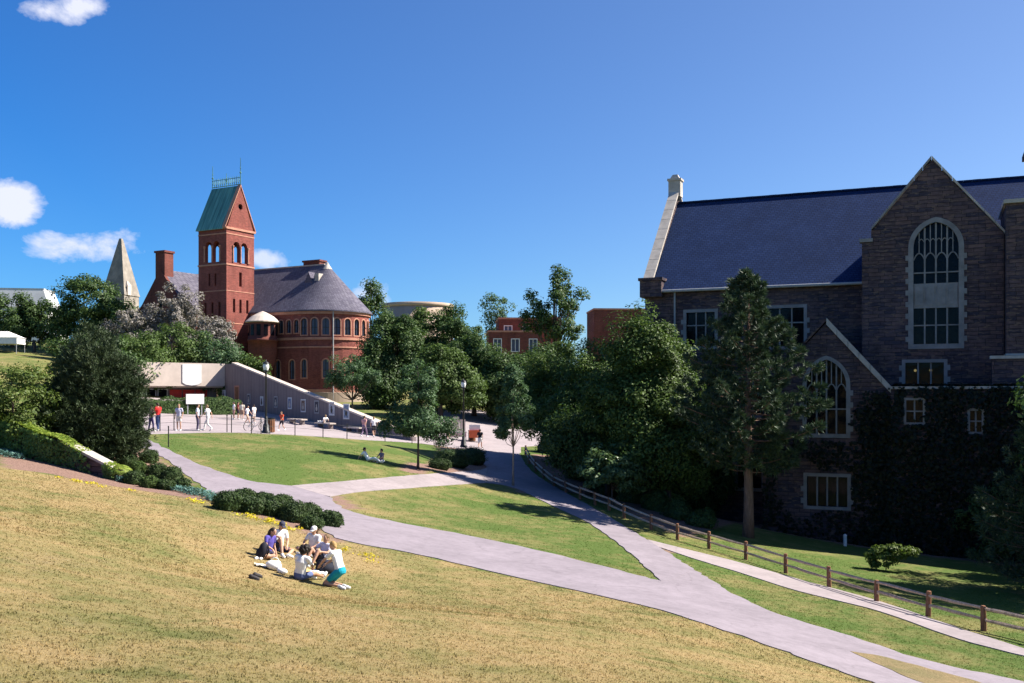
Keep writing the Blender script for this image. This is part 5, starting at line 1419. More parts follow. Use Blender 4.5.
# ---------- tan drum behind the trees
dr = W(418, 395, 215)
drum = empty('round_building', (dr.x, dr.y, 0), 0, 'tan cylindrical building rising above the dark trees', 'building')
mb = MB(); mb.lathe((0, 0, 0), [(7.6, -2), (7.6, 18.6), (7.2, 18.6), (7.2, 18.2), (0, 18.2)], 48); mb.build('wall', M['tan'], drum, True)
mb = MB(); mb.lathe((0, 0, 18.603), [(7.1, 0), (7.75, 0), (7.75, 0.8), (7.1, 0.8), (7.1, 0)], 48); mb.build('parapet', M['tan'], drum, True)
# ---------- far brick blocks, darker brick standing in for haze and shade
def brick_block(px0, px1, ptop, Y, name_label, tiers, group=None):
    c = W((px0 + px1) / 2, HY, Y); w_ = (px1 - px0) / F * Y
    b = empty('brick_block', (c.x, c.y, tz(c.x, c.y)), R(4), name_label, 'building', group)
    base = b.location.z
    for i, (a0, a1, pt, dy, win, col_) in enumerate(tiers):
        x0 = (a0 - (px0 + px1) / 2) / F * Y; x1 = (a1 - (px0 + px1) / 2) / F * Y; zt = (HY - pt) / F * Y - base
        fr = Frame((x0, dy, 0), (1, 0, 0), (0, -1, 0))
        n = int((x1 - x0) / 2.4); hs = [rect(x0 * 0 + (k + 0.5) * (x1 - x0) / n - 0.6, (k + 0.5) * (x1 - x0) / n + 0.6, zt - 3.2, zt - 1.2) for k in range(n)] if win else []
        mb = MB(); fr.wall(mb, rect(0, x1 - x0, -2, zt), hs, 0.4); mb.bx(x0, x1, dy + 0.402, dy + 9, -2, zt - .01); mb.build('wall', M['brickdark'] if col_ else M['brick'], b)
        mb = MB(); mb.bx(x0 - .12, x1 + .12, dy - 0.12, dy + 9, zt + .003, zt + 0.3); mb.build('parapet', M['sandstone'], b)
        for h_ in hs: window(fr, h_, 0.14, b, {'ring': M['white'], 'bar': M['white']}, 2, (), 0.04, 0.25, bar=0.1, panes='glasspale')
brick_block(484, 545, 318, 172, 'red brick block coloured darker for haze and shade, with white windows glimpsed between the middle trees', [(488, 541, 333, -2, True, 1), (499, 536, 319, 0.5, True, 1), (540, 562, 318, 1.0, False, 0)])
brick_block(594, 642, 310, 180, 'flat topped brick block coloured darker for haze and shade, left of the stone hall gable', [(594, 646, 310, 0, False, 1)])

# ---------- the concrete store: flat front, sloping wall
q = Vector((-33.0, 115.0)); e = Vector((-8.6, 85.4)); u = (e - q).normalized(); L = (e - q).length
wn_ = Vector((u.y, -u.x))                        # towards the plaza
if wn_.dot(Vector((-0.77, -0.63))) < 0: wn_ = -wn_
store = empty('concrete_store', (q.x, q.y, -2.0), math.atan2(u.y, u.x), 'board marked concrete store with a long wall sloping down to the plaza', 'building')
# local x along the sloping wall, -y towards the plaza (checked by wn_)
sgn = -1.0
zb = lambda x: tz(q.x + u.x * x, q.y + u.y * x) + 2.0
mb = MB(); sf = Frame((0, 0, 0), (1, 0, 0), (0, sgn, 0))
topz = 3.55 + 2.0; endz = zb(L) + 0.35
sf.wall(mb, [(0, -0.8), (L, zb(L) - 1.2), (L, endz), (2.0, topz)] + [(0, topz)], [], 0.5)
mb.build('sloping_wall', M['concrete'], store)
mb = MB()
for i in range(9):
    t0, t1 = i / 9 + .001, (i + 1) / 9 - .001
    a = Vector((2.0 + (L - 2.0) * t0, 0, topz + (endz - topz) * t0)); b = Vector((2.0 + (L - 2.0) * t1, 0, topz + (endz - topz) * t1))
    vs_ = []
    for dz in (0.002, 0.16):
        for (pp, yy_) in ((a, -0.08), (b, -0.08), (b, 0.62), (a, 0.62)): vs_.append(Vector((pp.x, yy_, pp.z + dz)))
    mb.add(vs_, [(0, 1, 5, 4), (1, 2, 6, 5), (2, 3, 7, 6), (3, 0, 4, 7), (4, 5, 6, 7), (3, 2, 1, 0)])
mb.build('coping', M['concretelite'], store, fix=True)
# the front turns towards the sun: along -y in store space (towards the plaza side)
FWd = 10.5
ff = Frame((0, -FWd, 0), (0, 1, 0), (1, 0, 0))    # facade plane, normal +x local
mb = MB(); mb.bx(-0.6, -0.05, -FWd, -0.002, 3.0, 5.6); mb.bx(-9.0, -0.602, -FWd, -0.002, 5.2, 5.59); mb.build('fascia', M['concretelite'], store)
mb = MB(); mb.bx(-2.9, -2.5, -FWd, -0.002, -0.8, 5.19); mb.bx(-2.49, -0.3, -FWd, -FWd + 0.4, -0.8, 2.99); mb.build('wall', M['concrete'], store)
mb = MB(); mb.bx(-2.5, -0.61, -FWd + 0.41, -0.01, 2.99 - 0.15, 2.99); mb.build('soffit', M['concretelite'], store)
for k in range(3):
    y = -FWd + 1.0 + k * 1.3
    mb = MB(); mb.bx(-2.48, -2.35, y, y + 1.1, 0.0, 2.7); wv = mb.build('window', M['white'], store)
    mb = MB(); mb.bx(-2.345, -2.32, y + .08, y + 1.02, 0.1, 2.6); mb.build('pane', M['glass'], wv)
red = plain('red_paint', (0.60, 0.045, 0.035), 0.5, 0.1, 3)
for k in range(3):
    y = -FWd + 5.0 + k * 1.5
    mb = MB(); mb.bx(-2.48, -2.38, y, y + 1.35, 0.0, 2.6); dd = mb.build('door', red, store)
    mb = MB(); mb.tube([(-2.32, y + 1.1, 0.9), (-2.32, y + 1.1, 1.5)], 0.03, 6); mb.build('handle', M['lead'], dd)
# white banner on the fascia, and a white board on the forecourt
bl = Vector((0.03, -3.9, 3.15))
ban = empty('banner', store.matrix_basis @ bl, store.rotation_euler.z, 'plain white rounded banner hanging on the sunlit concrete fascia', 'banner')
mb = MB(); fb = Frame((0, 0, 0), (0, 1, 0), (1, 0, 0))
fb.wall(mb, [(-1.1, 0.25), (-0.7, 0.02), (0, -0.08), (0.7, 0.02), (1.1, 0.25), (1.1, 2.3), (-1.1, 2.3)], [], 0.05); mb.build('cloth', M['white'], ban)
bp = W(195, 404, 100)
brd = empty('notice_board', (bp.x, bp.y, tz(bp.x, bp.y)), R(35), 'blank pale notice board standing behind the long hedge', 'sign')
zt_ = (HY - 394) / F * 100 - brd.location.z
mb = MB(); mb.bx(-0.9, 0.9, -0.05, 0.05, zt_ - 1.0, zt_); mb.build('board', M['white'], brd)
for x in (-0.7, 0.7):
    mb = MB(); mb.bx(x - 0.05, x + 0.05, 0.055, 0.13, -0.2, zt_ - 0.05); mb.build('leg', M['lead'], brd)
# posters along the sloping wall
rgp = random.Random(5)
pm_ = [('dark photograph poster', (0.03, 0.03, 0.05)), ('blue tinted poster', (0.10, 0.14, 0.25)), ('brown figure poster', (0.14, 0.08, 0.06)), ('pale grey poster', (0.35, 0.35, 0.4)), ('blue and white poster', (0.16, 0.22, 0.32))]
def u_at(px):
    """distance along the sloping wall seen at a picture column"""
    k = (px - 512) / F
    return (k * q.y - q.x) / (u.x - k * u.y)
posters = [(249, 399, 'small dark framed poster left of the lamp post on the sloping wall', 0, 0.8, 1.15), (262, 401, 'narrow white edged poster right behind the lamp post', 3, 0.7, 1.0), (276, 402, 'dark poster first to the right of the lamp post', 0, 0.8, 1.2), (290, 403.3, 'blue poster second to the right of the lamp post', 1, 0.85, 1.2),
           (303.5, 405.7, 'brown poster with a wide pale frame in the middle of the wall', 2, 1.0, 1.3), (317, 407, 'dark poster above the left end of the middle bench', 0, 0.95, 1.3), (332, 408.7, 'pale grey poster second from the low end of the wall', 3, 1.05, 1.3), (346.6, 411.5, 'largest blue and white poster, last before the wall runs low', 4, 1.1, 1.45), (224, 395.6, 'pale poster nearest the store entrance', 3, 0.9, 1.3)]
for (px, py, lab, mi, w_, h_) in posters:
    x = u_at(px); Y = q.y + u.y * x; z = (HY - py) / F * Y + 2.0
    loc = store.matrix_basis @ Vector((x, -0.03, z))
    p_ = empty('poster', loc, store.rotation_euler.z, lab, 'poster', 'posters on the sloping concrete wall')
    fp = Frame((0, 0, 0), (1, 0, 0), (0, -1, 0))
    mb = MB(); fp.wall(mb, rect(-w_ / 2, w_ / 2, -h_ / 2, h_ / 2), [], 0.04, 0.02); mb.build('frame', M['white'] if mi else M['lead'], p_)
    mb = MB(); fp.wall(mb, rect(-w_ / 2 + .13, w_ / 2 - .13, -h_ / 2 + .14, h_ / 2 - .12), [], 0.01, 0.032)
    pic = mb.build('picture', plain('poster_print', pm_[mi][1], 0.5, 0.6, 3.0), p_)
    mb = MB(); mb.ball((0, -0.036, 0.14), (0.11, 0.008, 0.14), 10, 6); mb.ball((0.02, -0.036, -0.18), (0.2, 0.008, 0.24), 10, 6); mb.build('printed_figure', M['trim'] if mi in (0, 1, 2) else M['black'], pic)
# doorway recess in the sloping wall
x = u_at(237); mb = MB(); df = Frame((x, 0, zb(x)), (1, 0, 0), (0, -1, 0)); df.wall(mb, rect(-0.6, 0.6, 0.02, 2.3), [rect(-0.48, 0.48, 0.03, 2.15)], 0.06, 0.05)
dfr = mb.build('door_frame', M['sandstone'], store)
mb = MB(); df.wall(mb, rect(-0.48, 0.48, 0.03, 2.15), [], 0.03, 0.02); mb.build('door', M['bin'], dfr)
# ------------------------------------------------------------------ people
_mc = {}
def cloth(c, rough=0.85):
    k = tuple(round(x, 3) for x in c)
    if k not in _mc: _mc[k] = plain('cloth', c, rough, 0.10, 9, 0.2)
    return _mc[k]
SKIN = (0.50, 0.29, 0.20); SKIN2 = (0.42, 0.23, 0.15)
def V3(*a): return Vector(a)
POSES = {
 'stand': dict(pelvis=(0, 0, .94), chest=(0, .01, 1.30), neck=(0, .0, 1.46), head=(0, .03, 1.60), sh=(.185, 0, 1.41), el=(.25, -.03, 1.13), wr=(.23, .08, .89), hip=(.09, 0, .91), kn=(.10, .03, .49), an=(.10, -.02, .08), toe=(.13, .17, .035)),
 'walk': dict(pelvis=(0, 0, .93), chest=(0, .03, 1.29), neck=(0, .04, 1.45), head=(0, .08, 1.59), sh=(.185, .03, 1.40), el=[(.25, -.14, 1.16), (-.25, .16, 1.15)], wr=[(.23, -.18, .92), (-.21, .34, 1.0)], hip=(.09, 0, .90),
              kn=[(.10, .22, .52), (-.10, .0, .47)], an=[(.10, .30, .10), (-.10, -.30, .17)], toe=[(.11, .47, .07), (-.10, -.16, .04)]),
 'carry': dict(pelvis=(0, 0, .94), chest=(0, -.02, 1.30), neck=(0, -.01, 1.46), head=(0, .04, 1.59), sh=(.185, -.01, 1.41), el=(.25, .05, 1.14), wr=(.13, .28, 1.12), hip=(.09, 0, .91), kn=[(.10, .10, .49), (-.10, -.02, .49)], an=[(.10, .10, .08), (-.10, -.14, .09)], toe=[(.12, .28, .035), (-.12, .03, .035)]),
 'knees_up': dict(pelvis=(0, 0, .13), chest=(0, -.10, .48), neck=(0, -.10, .64), head=(0, -.05, .78), sh=(.185, -.09, .59), el=(.27, .10, .42), wr=(.17, .31, .44), hip=(.09, .03, .12), kn=(.13, .38, .48), an=(.12, .55, .08), toe=(.14, .72, .035)),
 'one_knee': dict(pelvis=(0, 0, .13), chest=(0, -.08, .49), neck=(0, -.06, .65), head=(0, .0, .79), sh=(.19, -.06, .60), el=[(.30, .10, .50), (-.26, .02, .36)], wr=[(.20, .33, .52), (-.16, .22, .25)], hip=(.09, .03, .12),
                  kn=[(.16, .36, .50), (-.28, .34, .16)], an=[(.14, .56, .08), (-.02, .60, .07)], toe=[(.16, .74, .035), (-.10, .72, .05)]),
 'cross': dict(pelvis=(0, 0, .12), chest=(0, .02, .48), neck=(0, .06, .64), head=(0, .12, .77), sh=(.18, .04, .59), el=(.25, .16, .37), wr=(.12, .36, .26), hip=(.09, .03, .12), kn=(.37, .30, .17), an=[(-.08, .38, .07), (.10, .44, .07)], toe=[(-.24, .40, .05), (.26, .46, .05)]),
 'side': dict(pelvis=(0, 0, .12), chest=(-.02, .0, .48), neck=(-.02, .03, .64), head=(-.01, .08, .77), sh=(.18, .02, .59), el=[(.26, .12, .38), (-.28, .0, .34)], wr=[(.18, .32, .30), (-.30, .14, .06)], hip=(.09, .03, .12),
              kn=[(.34, .34, .13), (.20, .42, .14)], an=[(.62, .18, .06), (.50, .24, .06)], toe=[(.76, .22, .04), (.64, .30, .04)]),
 'legs_out': dict(pelvis=(0, 0, .12), chest=(0, -.02, .48), neck=(0, .01, .64), head=(0, .06, .77), sh=(.18, .0, .59), el=(.25, .14, .40), wr=(.14, .36, .33), hip=(.09, .03, .12), kn=[(.16, .46, .17), (-.30, .32, .15)], an=[(.22, .86, .07), (.0, .50, .07)], toe=[(.25, .92, .17), (.16, .56, .05)]),
 'kneel': dict(pelvis=(0, -.13, .44), chest=(0, .05, .78), neck=(0, .13, .93), head=(0, .21, 1.05), sh=(.185, .10, .89), el=(.23, .28, .68), wr=(.13, .45, .52), hip=(.09, -.10, .43), kn=(.12, .24, .07), an=(.10, -.20, .07), toe=(.11, -.38, .04)),
 'lounge': dict(pelvis=(0, 0, .12), chest=(0, -.24, .38), neck=(0, -.33, .52), head=(0, -.31, .65), sh=(.185, -.30, .48), el=(.24, -.46, .27), wr=(.24, -.56, .04), hip=(.09, .04, .12), kn=[(.10, .44, .26), (-.10, .46, .13)], an=[(.10, .82, .08), (-.08, .88, .07)], toe=[(.12, .90, .19), (-.10, .95, .18)]),
 'bench': dict(pelvis=(0, 0, .55), chest=(0, -.06, .90), neck=(0, -.05, 1.06), head=(0, .01, 1.19), sh=(.185, -.05, 1.01), el=(.25, .06, .75), wr=(.15, .28, .62), hip=(.09, .03, .54), kn=(.12, .46, .52), an=(.12, .48, .08), toe=(.13, .66, .035)),
 'recline': dict(pelvis=(0, 0, .55), chest=(0, -.22, .83), neck=(0, -.30, .96), head=(0, -.29, 1.09), sh=(.185, -.28, .92), el=(.25, -.42, .70), wr=(.22, -.44, .50), hip=(.09, .04, .55), kn=[(.10, .46, .60), (-.10, .48, .53)], an=[(.10, .90, .54), (-.08, .94, .52)], toe=[(.11, .96, .66), (-.09, 1.0, .64)]),
}
def both(P, k):
    v = P[k]
    if isinstance(v, list): return Vector(v[0]), Vector(v[1])
    return Vector(v), Vector((-v[0], v[1], v[2]))
def remesh(o, vox, it=4):
    m = o.modifiers.new('Remesh', 'REMESH'); m.mode = 'VOXEL'; m.voxel_size = vox; m.use_smooth_shade = True
    s_ = o.modifiers.new('Smooth', 'SMOOTH'); s_.iterations = it; s_.factor = 0.5
def person(loc, face, pose, label, shirt=(.8, .8, .8), sleeve=0.55, bottom='shorts', bcol=(.05, .06, .12), hair=(.05, .035, .025), hairtype='short', skin=SKIN, cap=None, h=1.72, near=False, tilt=0.0, shoe=(.75, .74, .72), group=None, turn=0.0):
    P = POSES[pose]; s = h / 1.72
    root = empty('person', loc, 0, label, 'person', group)
    root.scale = (s, s, s)
    q = Matrix.Rotation(R(face), 3, 'Z')
    if tilt:
        n = tn(loc[0], loc[1]); n = (n * tilt + Vector((0, 0, 1 - tilt))).normalized()
        ax = Vector((0, 0, 1)).rotation_difference(n).to_matrix(); q = ax @ q
    root.rotation_euler = q.to_euler()
    g = lambda k: Vector(P[k])
    shL, shR = both(P, 'sh'); elL, elR = both(P, 'el'); wrL, wrR = both(P, 'wr'); hpL, hpR = both(P, 'hip'); knL, knR = both(P, 'kn'); anL, anR = both(P, 'an'); toL, toR = both(P, 'toe')
    pel, che, nec, hea = g('pelvis'), g('chest'), g('neck'), g('head')
    side = (shL - shR).normalized(); up = (hea - nec).normalized()
    fwd = up.cross(side); fwd = fwd if fwd.y > 0 or True else -fwd
    fwd = side.cross(up) * -1 if side.cross(up).dot(Vector((0, 1, 0))) < 0 else side.cross(up)
    HM = Matrix((side, fwd, up)).transposed() @ Matrix.Rotation(R(turn), 3, 'Z')
    vox = 0.009 if near else 0.022; nn = 10 if near else 8
    b = MB()
    def torso(m, gr):
        mid = pel.lerp(che, 0.5) + fwd * 0.005
        m.tube([pel - (che - pel).normalized() * 0.08, pel, mid, che, che.lerp(nec, 0.62), nec], [0.07 + gr, 0.105 + gr, 0.095 + gr, 0.108 + gr, 0.082 + gr, 0.05 + gr * 0.5], 14, side=side, ex=1.42)
        m.capsule(shR.lerp(shL, 0.06), shL.lerp(shR, 0.06), 0.058 + gr, 0.058 + gr, nn)
    torso(b, 0.0)
    b.capsule(nec - up * 0.04, hea - up * 0.03, 0.055, 0.05, nn)
    b.ball(hea + fwd * 0.0 + up * 0.012, (0.074, 0.093, 0.112), 16, 12, HM)
    b.ball(hea + fwd * 0.035 - up * 0.062, (0.052, 0.052, 0.05), 10, 8, HM)            # jaw
    if near:
        b.capsule(hea + fwd * 0.088 + up * 0.012, hea + fwd * 0.108 - up * 0.022, 0.011, 0.016, 8)   # nose
        b.capsule(hea + fwd * 0.082 - up * 0.058 - side * 0.016, hea + fwd * 0.082 - up * 0.058 + side * 0.016, 0.009, 0.009, 6)  # lips
        for sg in (-1, 1): b.ball(hea + side * sg * 0.076 - fwd * 0.008, (0.012, 0.022, 0.034), 8, 6, HM)
    for sh, el, wr, sg in ((shL, elL, wrL, 1), (shR, elR, wrR, -1)):
        b.capsule(sh, el, 0.05, 0.038, nn); b.capsule(el, wr, 0.038, 0.026, nn)
        d = (wr - el).normalized(); pd = (d + Vector((0, 0, -0.5))).normalized(); sd = pd.cross(Vector((0, 0, 1)))
        sd = sd.normalized() if sd.length > .05 else side.copy()
        palm = wr + pd * 0.075
        b.tube([wr, wr + pd * 0.04, palm], [0.024, 0.026, 0.02], 8, side=sd, ex=1.6)
        if near:
            for k, (off, ln) in enumerate(((-0.03, .062), (-0.010, .075), (0.011, .07), (0.031, .054))):
                r0 = palm - pd * 0.012 + sd * off; cu = (pd * 0.75 + Vector((0, 0, -0.65))).normalized()
                b.tube([r0, r0 + (pd * 0.9 + sd * off * 3) * ln * 0.55, r0 + (pd * 0.9 + sd * off * 3) * ln * 0.55 + cu * ln * 0.5], [0.0095, 0.009, 0.007], 6)
            b.tube([wr + pd * 0.03 - sd * sg * 0.028, wr + pd * 0.055 - sd * sg * 0.055, wr + pd * 0.09 - sd * sg * 0.06], [0.012, 0.0105, 0.008], 6)
        else: b.ball(palm + pd * 0.04, 0.03, 8, 6)
    for hp, kn, an, to in ((hpL, knL, anL, toL), (hpR, knR, anR, toR)):
        b.capsule(hp, kn, 0.082, 0.054, nn); b.capsule(kn, kn.lerp(an, 0.35), 0.054, 0.056, nn); b.capsule(kn.lerp(an, 0.35), an, 0.054, 0.034, nn)
        b.capsule(an, to, 0.038, 0.03, nn)
    ob = b.build('body', cloth(skin, 0.6), root, True); remesh(ob, vox)
    # clothes
    c = MB(); torso(c, 0.016)
    for sh, el, wr in ((shL, elL, wrL), (shR, elR, wrR)):
        if sleeve <= 1: c.capsule(sh, sh.lerp(el, sleeve), 0.066, 0.062 - 0.008 * sleeve, nn)
        else: c.capsule(sh, el, 0.064, 0.052, nn); c.capsule(el, el.lerp(wr, sleeve - 1), 0.052, 0.04, nn)
    if near:
        for k in range(6):                                         # folds of loose cloth
            a = k * 1.05 + 0.3; w0 = pel.lerp(che, 0.1 + 0.13 * k); c.capsule(w0 + side * math.cos(a) * 0.12 + fwd * math.sin(a) * 0.09, w0.lerp(che, 0.4) + side * math.cos(a + .5) * 0.125 + fwd * math.sin(a + .5) * 0.1, 0.024, 0.016, 6)
    os_ = c.build('shirt', cloth(shirt), root, True); remesh(os_, vox * 1.1)
    c = MB()
    c.tube([pel - (che - pel).normalized() * 0.09, pel - (che - pel).normalized() * 0.02, pel.lerp(che, 0.22)], [0.10, 0.128, 0.118], 14, side=side, ex=1.38)
    for hp, kn, an in ((hpL, knL, anL), (hpR, knR, anR)):
        if bottom == 'shorts': c.capsule(hp, hp.lerp(kn, 0.62), 0.098, 0.086, nn)
        elif bottom == 'skirt': c.capsule(hp, kn, 0.105, 0.12, nn)
        else: c.capsule(hp, kn, 0.094, 0.07, nn); c.capsule(kn, kn.lerp(an, 0.9), 0.07, 0.056, nn)
    oc = c.build({'shorts': 'shorts', 'skirt': 'skirt'}.get(bottom, 'trousers'), cloth(bcol), root, True); remesh(oc, vox * 1.1)
    for an, to in ((anL, toL), (anR, toR)):
        c = MB(); c.capsule(an + Vector((0, 0, -.012)), to, 0.05, 0.04, nn); c.build('shoe', cloth(shoe), root, True)
    # hair
    c = MB()
    if hairtype == 'curly':
        rgp_ = random.Random(3)
        for k in range(60):
            d = Vector((rgp_.gauss(0, 1), rgp_.gauss(-0.45, 1), rgp_.gauss(0.45, 1))).normalized()
            c.ball(hea + HM @ Vector((d.x * 0.125, d.y * 0.125 - 0.02, d.z * 0.125 + 0.02)), rgp_.uniform(0.03, 0.055), 7, 5)
        c.ball(hea + HM @ Vector((0, -0.03, 0.03)), 0.115, 12, 8)
    else:
        c.ball(hea + HM @ Vector((0, -0.022, 0.034)), (0.083, 0.094, 0.10), 16, 12, HM)
        if hairtype == 'long':
            c.tube([hea + HM @ Vector((0, -.055, .03)), hea + HM @ Vector((0, -.085, -.06)), nec - fwd * 0.085 + up * 0.0, che - fwd * 0.125 + (nec - che) * 0.55], [.075, .072, .062, .04], 10, side=side, ex=1.25)
        else: c.ball(hea + HM @ Vector((0, -0.055, -0.03)), (0.066, 0.052, 0.06), 10, 8, HM)
    oh = c.build('hair', cloth(hair, 0.6), root, True)
    if near: 
        remesh(oh, 0.012, 2)
        for sg in (-1, 1):
            e_ = MB(); e_.ball(hea + HM @ Vector((sg * 0.031, 0.083, 0.016)), (0.0135, 0.008, 0.008), 8, 6, HM); e_.build('eye', cloth((.02, .015, .012), 0.3), root, True)
    if cap is not None:
        c = MB(); c.ball(hea + HM @ Vector((0, -0.01, 0.055)), (0.092, 0.104, 0.082), 16, 10, HM)
        c.tube([hea + HM @ Vector((0, 0.06, 0.055)), hea + HM @ Vector((0, 0.17, 0.045))], [0.008, 0.006], 8, side=side, ex=9)
        c.build('cap', cloth(cap), root, True)
    return root
WH = (.78, .77, .76); NAVY = (.02, .025, .07)
# the picnic: faces are angles, 0 = away from the camera, 90 = left, -90 = right
pic = dict(near=True, tilt=0.75, group='people picnicking on the lawn')
def pg(px, py): return gp(px, py)
person(pg(266, 557), -115, 'side', 'person in purple blue shirt with dark hair, leftmost of the picnic', shirt=(.09, .07, .30), bcol=(.05, .05, .09), hairtype='long', h=1.66, skin=SKIN, bottom='shorts', **pic)
person(pg(277, 553), -140, 'one_knee', 'person in white shirt and dark cap with one knee raised, in the picnic', shirt=WH, bcol=NAVY, cap=(.05, .05, .08), h=1.78, **pic)
person(pg(299, 580), -20, 'legs_out', 'person with bushy dark curly hair and white t-shirt, back turned, in the picnic', shirt=WH, bcol=(.10, .13, .26), hairtype='curly', hair=(.018, .014, .012), h=1.72, skin=SKIN2, turn=-8, **pic)
person(pg(312, 555), 160, 'cross', 'person in white top and pale cap sitting at the back of the picnic', shirt=(.72, .72, .74), bcol=(.03, .03, .05), cap=(.72, .70, .68), hairtype='long', hair=(.10, .06, .035), h=1.72, **pic)
person(pg(321, 565), 150, 'knees_up', 'person in pale lavender shirt hugging raised knees, right of the capped person', shirt=(.62, .60, .68), bcol=(.025, .025, .05), hair=(.13, .08, .04), h=1.70, **pic)
person(pg(334.5, 587), 66, 'kneel', 'blond person in white t-shirt and teal shorts kneeling at the right of the picnic', shirt=WH, bcol=(.01, .26, .36), hair=(.36, .22, .09), h=1.72, bottom='shorts', **pic)
# things lying between them
def ground_thing(name, px, py, label, cat, parts, rz=0.0, group=None):
    b_ = gp(px, py); r = empty(name, b_, 0, label, cat, group)
    n = tn(b_.x, b_.y); r.rotation_euler = (Vector((0, 0, 1)).rotation_difference(n).to_matrix() @ Matrix.Rotation(rz, 3, 'Z')).to_euler()
    for pn, mb_, mt in parts: mb_.build(pn, mt, r, True)
    return r
def wavy(w, d, h, seed, n=9):
    rg_ = random.Random(seed); m = MB(); vs_ = []
    for j in range(n):
        for i in range(n): vs_.append((w * (i / (n - 1) - .5) + rg_.uniform(-.01, .01), d * (j / (n - 1) - .5) + rg_.uniform(-.01, .01), 0.035 + h * (0.5 + 0.5 * math.sin(i * 1.3 + seed) * math.cos(j * 1.1)) + rg_.uniform(0, .01)))
    fs_ = [(j * n + i, j * n + i + 1, (j + 1) * n + i + 1, (j + 1) * n + i) for j in range(n - 1) for i in range(n - 1)]
    k = len(vs_); vs_ += [(a, b2, c2 - 0.012) for a, b2, c2 in vs_]; fs_ += [tuple(x + k for x in f[::-1]) for f in fs_]
    m.add(vs_, fs_); return m
ground_thing('paper_bag', 311, 573, 'tan opened paper wrapper lying in the middle of the picnic', 'wrapper', [('sheet', wavy(.55, .38, .05, 2), cloth((.52, .36, .16)))], 0.3)
ground_thing('paper', 318, 574.5, 'white crumpled paper beside the tan wrapper in the picnic', 'paper', [('sheet', wavy(.42, .30, .06, 4), cloth(WH))], -0.3)
ground_thing('paper', 262, 567, 'thin white paper on the grass in front of the purple shirted person', 'paper', [('sheet', wavy(.40, .26, .03, 5), cloth((.74, .68, .58)))], 0.5)
m1 = MB(); m1.ball((0, 0, .13), (.22, .15, .13), 12, 8); m1.ball((.08, .03, .2), (.1, .09, .08), 10, 6)
m2 = MB(); m2.tube([(-.12, 0, .24), (-.05, .02, .34), (.06, 0, .33), (.12, 0, .24)], .012, 6)
ground_thing('white_bag', 272.5, 570, 'bulging white carrier bag on the grass between the papers', 'bag', [('body', m1, cloth(WH)), ('handle', m2, cloth(WH))], 0.2)
m1 = MB(); m1.ball((0, 0, .07), (.15, .10, .08), 10, 7)
ground_thing('white_cup_bundle', 281.5, 573.5, 'small white bundle on the grass left of the curly haired person', 'bundle', [('cloth', m1, cloth(WH))], 0)
for k, (px, py, lab) in enumerate(((253.5, 579.5, 'dark shoe lying in front of the picnic, nearer the camera'), (256.8, 577.2, 'dark shoe lying in front of the picnic, farther from the camera'))):
    m1 = MB(); m1.tube([(-.13, 0, .045), (-.05, 0, .06), (.06, 0, .05), (.14, 0, .035)], [.035, .048, .042, .028], 10); m1.ball((-.08, 0, .08), (.055, .042, .04), 10, 6)
    m2 = MB(); m2.box((0, 0, .012), (.29, .09, .022))
    ground_thing('shoe', px, py, lab, 'shoe', [('upper', m1, cloth((.05, .045, .05))), ('sole', m2, cloth((.02, .02, .02)))], 0.3 + k * .5, 'pair of dark shoes')
m1 = MB(); m1.ball((0, 0, .24), (.15, .13, .25), 12, 8); m1.ball((0, .1, .17), (.11, .07, .13), 10, 6)
m2 = MB(); m2.tube([(.08, -.10, .42), (.10, -.17, .28), (.08, -.11, .08)], .02, 6); m2.tube([(-.08, -.10, .42), (-.10, -.17, .28), (-.08, -.11, .08)], .02, 6)
ground_thing('backpack', 260.5, 559, 'dark backpack standing behind the purple shirted person', 'backpack', [('body', m1, cloth((.02, .02, .03))), ('strap', m2, cloth((.03, .03, .03)))], 1.9)
m1 = MB(); m1.box((0, 0, .16), (.5, .3, .32)); m1.box((0, 0, .335), (.46, .27, .03))
ground_thing('dark_bag', 325, 573, 'dark bag in front of the kneeling person', 'bag', [('body', m1, cloth((.02, .022, .035)))], 0.8)

# walkers and sitters on the plaza
pl = dict(group='people on the plaza')
def on(px, py): return gp(px, py)
person(on(151, 431.5), -30, 'carry', 'person in pinkish top and dark trousers huddled with the red shirted person', shirt=(.42, .20, .22), bottom='trousers', bcol=(.04, .03, .10), h=1.66, hairtype='long', **pl)
person(on(158, 431.2), 60, 'carry', 'tall person in a red shirt and blue jeans on the plaza left', shirt=(.55, .03, .03), bottom='trousers', bcol=(.06, .09, .22), h=1.86, **pl)
person(on(179, 431), 175, 'stand', 'person standing alone in pale lavender shirt and white shorts', shirt=(.52, .50, .62), bottom='shorts', bcol=(.62, .56, .52), h=1.78, hair=(.25, .15, .08), **pl)
person(on(197.5, 431), -80, 'stand', 'person in light blue shirt and dark trousers in the pair left of the lamp post', shirt=(.48, .50, .62), bottom='trousers', bcol=(.06, .05, .10), h=1.80, **pl)
person(on(208, 431), 85, 'walk', 'person all in white carrying a dark bag beside its companion', shirt=WH, bottom='trousers', bcol=(.72, .70, .68), h=1.78, hair=(.22, .15, .08), **pl)
far_p = [((234, 419.5), 120, 'stand', 'person in white standing farthest left by the store wall', WH, (.5, .3, .25)), ((238, 419.5), -60, 'stand', 'person in dark red at the store doorway', (.20, .04, .04), (.05, .04, .06)),
         ((247, 424.5), -100, 'walk', 'person in white shirt and tan shorts walking in front of the sloping wall', WH, (.50, .34, .24)), ((254, 423), 60, 'stand', 'person in white bending beside the railing near the lamp', WH, (.62, .56, .5)), ((242, 420), 10, 'stand', 'person in cream shirt by the store wall behind the walkers', (.62, .56, .46), (.3, .2, .15))]
for p_, a, po, lab, sh_, bc in far_p: person(on(*p_), a, po, lab, shirt=sh_, bcol=bc, h=1.74, **pl)
